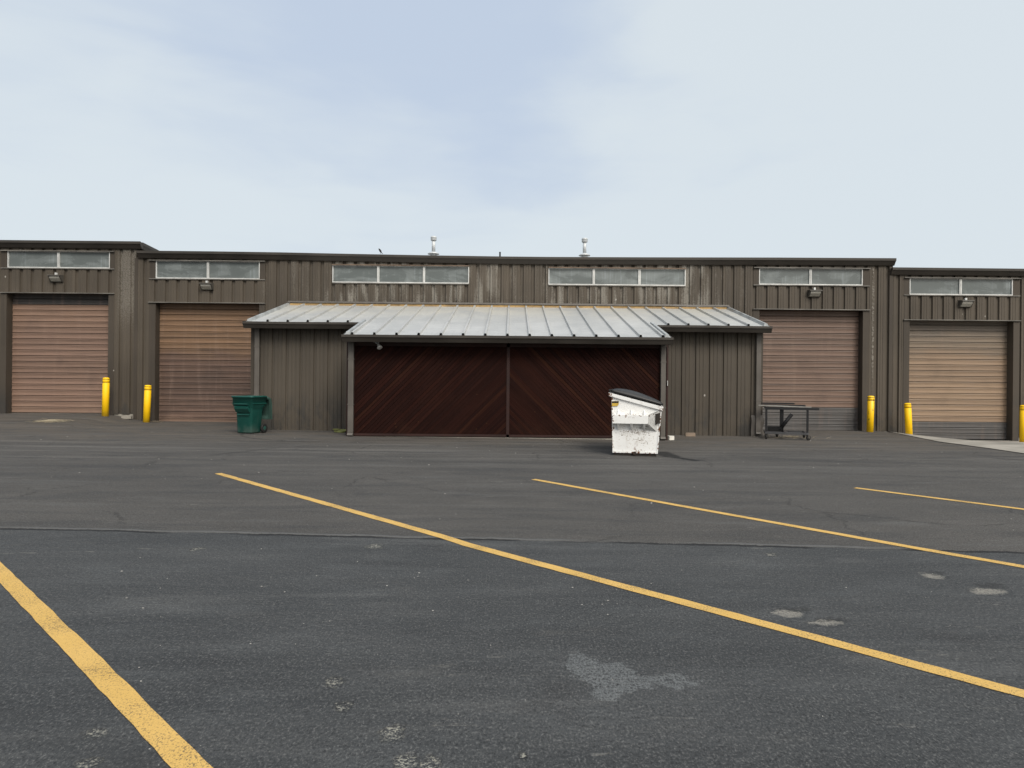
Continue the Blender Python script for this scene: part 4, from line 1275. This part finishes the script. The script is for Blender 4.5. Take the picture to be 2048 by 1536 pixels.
# ------------------------------------------------------------------ small things
k = MB(); pts = []
hc = Vector((PX(685, 860, 17.45), 17.45, 0)); hc.z = H(hc.x, hc.y)
for i in range(150):
    a = i / 150 * 2 * math.pi * 4.6
    rr_ = .17 + .035 * math.sin(i * .35) + .012 * math.sin(i * 1.3)
    pts.append((hc.x + rr_ * math.cos(a) * 1.15, hc.y + rr_ * math.sin(a), hc.z + .012 + .055 * i / 150 + .008 * math.sin(a * 2.3)))
k.tube(pts, .011, 8)
o_ = k.build('garden_hose', worn('yellow_green_hose', (.15, .16, .05), .5, .2, 12)); tag(o_, 'coiled yellow-green hose on the ground left of the gate', 'hose')

def block(name, label, cat, px, py, Y, half, rz, mat):
    c = Vector((PX(px, py, Y), Y, 0)); c.z = H(c.x, c.y) + half[2]
    k = MB(); k.box(tuple(-h for h in half), half, .008)
    for v_ in k.bm.verts: v_.co += Vector(mnoise.noise_vector(v_.co * 14)) * .007
    o_ = k.build(name, mat); o_.location = c; o_.rotation_euler = (0, 0, rz)
    return tag(o_, label, cat)
block('concrete_block', 'small white block by the foot of the right gate downspout', 'block', 1340, 880, 16.35, (.075, .07, .05), R(25), worn('white_block', (.55, .53, .48), .85, .25, 10))
block('wood_block', 'tan wooden block lying against the right shed wall', 'block', 1381, 873, 17.62, (.12, .06, .045), R(-14), worn('tan_wood', (.24, .185, .14), .8, .25, 9, vertical=False))
block('concrete_wedge', 'pale broken concrete piece at the foot of the left wall step', 'block', 254, 834, 20.62, (.14, .06, .05), R(4), M['concrete'])

# dry straw and leaves
def litter(name, label, cat, cx, cy, rx, ry, n, mat, ln, seed):
    rnd = random.Random(seed); k = MB()
    for i in range(n):
        a = rnd.uniform(0, 2 * math.pi); r_ = abs(rnd.gauss(0, .45))
        x = cx + rx * r_ * math.cos(a); y = cy + ry * r_ * math.sin(a); z = H(x, y) + rnd.uniform(.004, .03) * max(0, 1 - r_)
        d = rnd.gauss(0.15, .7); l_ = ln * rnd.uniform(.4, 1.2)
        p0 = Vector((x, y, z)); p2 = p0 + Vector((math.cos(d) * l_, math.sin(d) * l_ * .8, 0)); p2.z = H(p2.x, p2.y) + rnd.uniform(.003, .03)
        p1 = p0.lerp(p2, .5) + Vector((0, rnd.uniform(-.02, .02), rnd.uniform(0, .03)))
        k.tube([p0, p1, p2], rnd.uniform(.0015, .0035), 4)
    return tag(k.build(name, mat), label, cat, kind='stuff')
straw = worn('dry_straw', (.36, .31, .22), .8, .3, 6)
g_ = G(98, 842)
litter('straw', 'scatter of dry straw on the ramp before the leftmost door', 'straw', g_.x, g_.y - .1, .55, .28, 260, straw, .30, 4)
g_ = Vector((PX(308, 845, 20.45), 20.45, 0))
litter('dead_weeds', 'dead grey weeds at the foot of the second door jamb', 'weeds', g_.x, g_.y, .28, .14, 130, worn('dead_weed', (.20, .165, .12), .85, .3, 6), .10, 9)
g_ = Vector((PX(1580, 872, 17.6), 17.6, 0))
litter('straw', 'thin dry straw scattered on the ground beneath the rolling cart', 'straw', g_.x, g_.y, .8, .5, 90, straw, .12, 12)

# loose chips of gravel and paper on the asphalt
rnd = random.Random(21); k = MB()
for i in range(520):
    if i < 300: x, y = rnd.uniform(-13, 13), rnd.uniform(6.3, 18.5)
    else: x, y = rnd.uniform(-3, 3.5), rnd.uniform(1.8, 6)
    if y > 15.4 and -4.2 < x < 4: continue
    if y > 17.2 and -7 < x < 7: continue
    s_ = (.0018 + .0052 * rnd.random() ** 3) * (.7 if y < 4 else 1 if y < 7 else 1.8)
    c = Vector((x, y, H(x, y) + s_ * .3))
    m_ = bmesh.ops.create_icosphere(k.bm, subdivisions=1, radius=s_)
    for v_ in m_['verts']:
        v_.co = Vector((v_.co.x * rnd.uniform(.8, 1.6), v_.co.y, v_.co.z * .55)); v_.co += c
o_ = k.build('gravel', worn('pale_gravel', (.30, .29, .27), .9, .4, 3)); tag(o_, 'loose pale gravel chips strewn over the asphalt', 'gravel', kind='stuff')

# bird on the gutter
bc = P(760, 507.9, YW - .12)
k = MB()
sp = [(-.050, 0, .120, .004), (-.038, 0, .122, .017), (-.020, 0, .108, .021), (.0, 0, .078, .031), (.02, 0, .045, .027), (.042, 0, .012, .013), (.072, 0, -.018, .009), (.085, 0, -.024, .006)]
k.tube([(bc.x + a, bc.y + b_, bc.z + c_ + .03) for a, b_, c_, r_ in sp], [r_ for *_, r_ in sp], 12)
bird = k.build('bird', M['black'])
k = MB()
for dy in (-.012, .012): k.tube([(bc.x + .012, bc.y + dy, bc.z + .065), (bc.x + .018, bc.y + dy, bc.z + .03), (bc.x + .004, bc.y + dy, bc.z + .004)], .003, 6)
k.build('leg', M['black'], bird)
tag(bird, 'small dark bird perched on the middle roof gutter', 'bird')

# ------------------------------------------------------------------ sky and light
SUN_EL, SUN_AZ = R(44), R(154)     # azimuth clockwise from +Y: behind the camera
sd = Vector((math.cos(SUN_EL) * math.sin(SUN_AZ), math.cos(SUN_EL) * math.cos(SUN_AZ), math.sin(SUN_EL)))
w = bpy.data.worlds.new('World'); scene.world = w
w.use_nodes = True
t = w.node_tree; t.nodes.clear()
class WN(NT):
    def __init__(self): self.t = t; self._pos = self._obj = None
n = WN()
out = t.nodes.new('ShaderNodeOutputWorld'); bg = t.nodes.new('ShaderNodeBackground'); t.links.new(bg.outputs[0], out.inputs[0])
sky = t.nodes.new('ShaderNodeTexSky'); sky.sky_type = 'NISHITA'; sky.sun_disc = False
sky.sun_elevation = SUN_EL; sky.sun_rotation = SUN_AZ; sky.air_density = 1.2; sky.dust_density = 3.0
g = n.node('ShaderNodeTexCoord').outputs['Generated']
x, y, z = n.xyz(g)
STR = .10
# thin high overcast laid over the blue: colours are radiance divided by the background strength
def cl(c): return tuple(v / STR for v in c)
veil = n.noise(n.vec(g, (1.5, 1.2, 4.2), (.4, 2.1, .35), (0, R(7), 0)), 1.0, 5, .52, dist=.5)
veil2 = n.noise(n.vec(g, (5, 4, 16), (3, .6, 1.3), (0, R(9), 0)), 1.0, 4, .5, dist=.4)
f = n.math('ADD', n.math('MULTIPLY', veil, .70), n.math('MULTIPLY', veil2, .30))
# thicker veil to the right of the building and low over the roofs
f = n.math('ADD', f, n.math('MULTIPLY', n.ramp(x, -.05, .30), .32))
f = n.math('ADD', f, n.math('MULTIPLY', n.ramp(x, -.24, -.55), .17))
f = n.math('ADD', f, n.math('MULTIPLY', n.ramp(z, .30, .14), .24))
cf = n.ramp(f, .46, .80)
cc = n.mix(cf, cl((.500, .580, .700)), cl((.645, .706, .748)))
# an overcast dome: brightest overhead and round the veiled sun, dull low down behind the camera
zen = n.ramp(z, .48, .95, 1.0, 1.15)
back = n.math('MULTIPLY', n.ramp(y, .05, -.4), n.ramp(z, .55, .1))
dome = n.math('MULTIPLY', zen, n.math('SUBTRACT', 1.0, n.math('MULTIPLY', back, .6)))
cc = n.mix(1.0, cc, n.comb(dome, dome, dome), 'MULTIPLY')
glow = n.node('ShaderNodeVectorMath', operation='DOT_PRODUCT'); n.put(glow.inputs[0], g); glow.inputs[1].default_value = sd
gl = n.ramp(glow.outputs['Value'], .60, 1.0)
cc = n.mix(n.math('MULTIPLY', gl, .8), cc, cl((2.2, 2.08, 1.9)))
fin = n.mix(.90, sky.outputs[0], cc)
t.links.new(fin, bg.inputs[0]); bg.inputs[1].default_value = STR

sun = bpy.data.lights.new('sun', 'SUN'); sun.energy = 2.0; sun.angle = R(24); sun.color = (1, .95, .87)
so = bpy.data.objects.new('sun', sun); COL.objects.link(so)
so.rotation_euler = (-sd).to_track_quat('-Z', 'Y').to_euler()
so.location = (0, -10, 20)

vs = scene.view_settings
scene.display_settings.display_device = 'sRGB'
vs.view_transform = 'Standard'; vs.look = 'None'; vs.exposure = 0.2; vs.gamma = 1.0; vs.use_curve_mapping = False
scene.render.engine = 'CYCLES'
scene.cycles.max_bounces = 6
scene.cycles.use_denoising = True
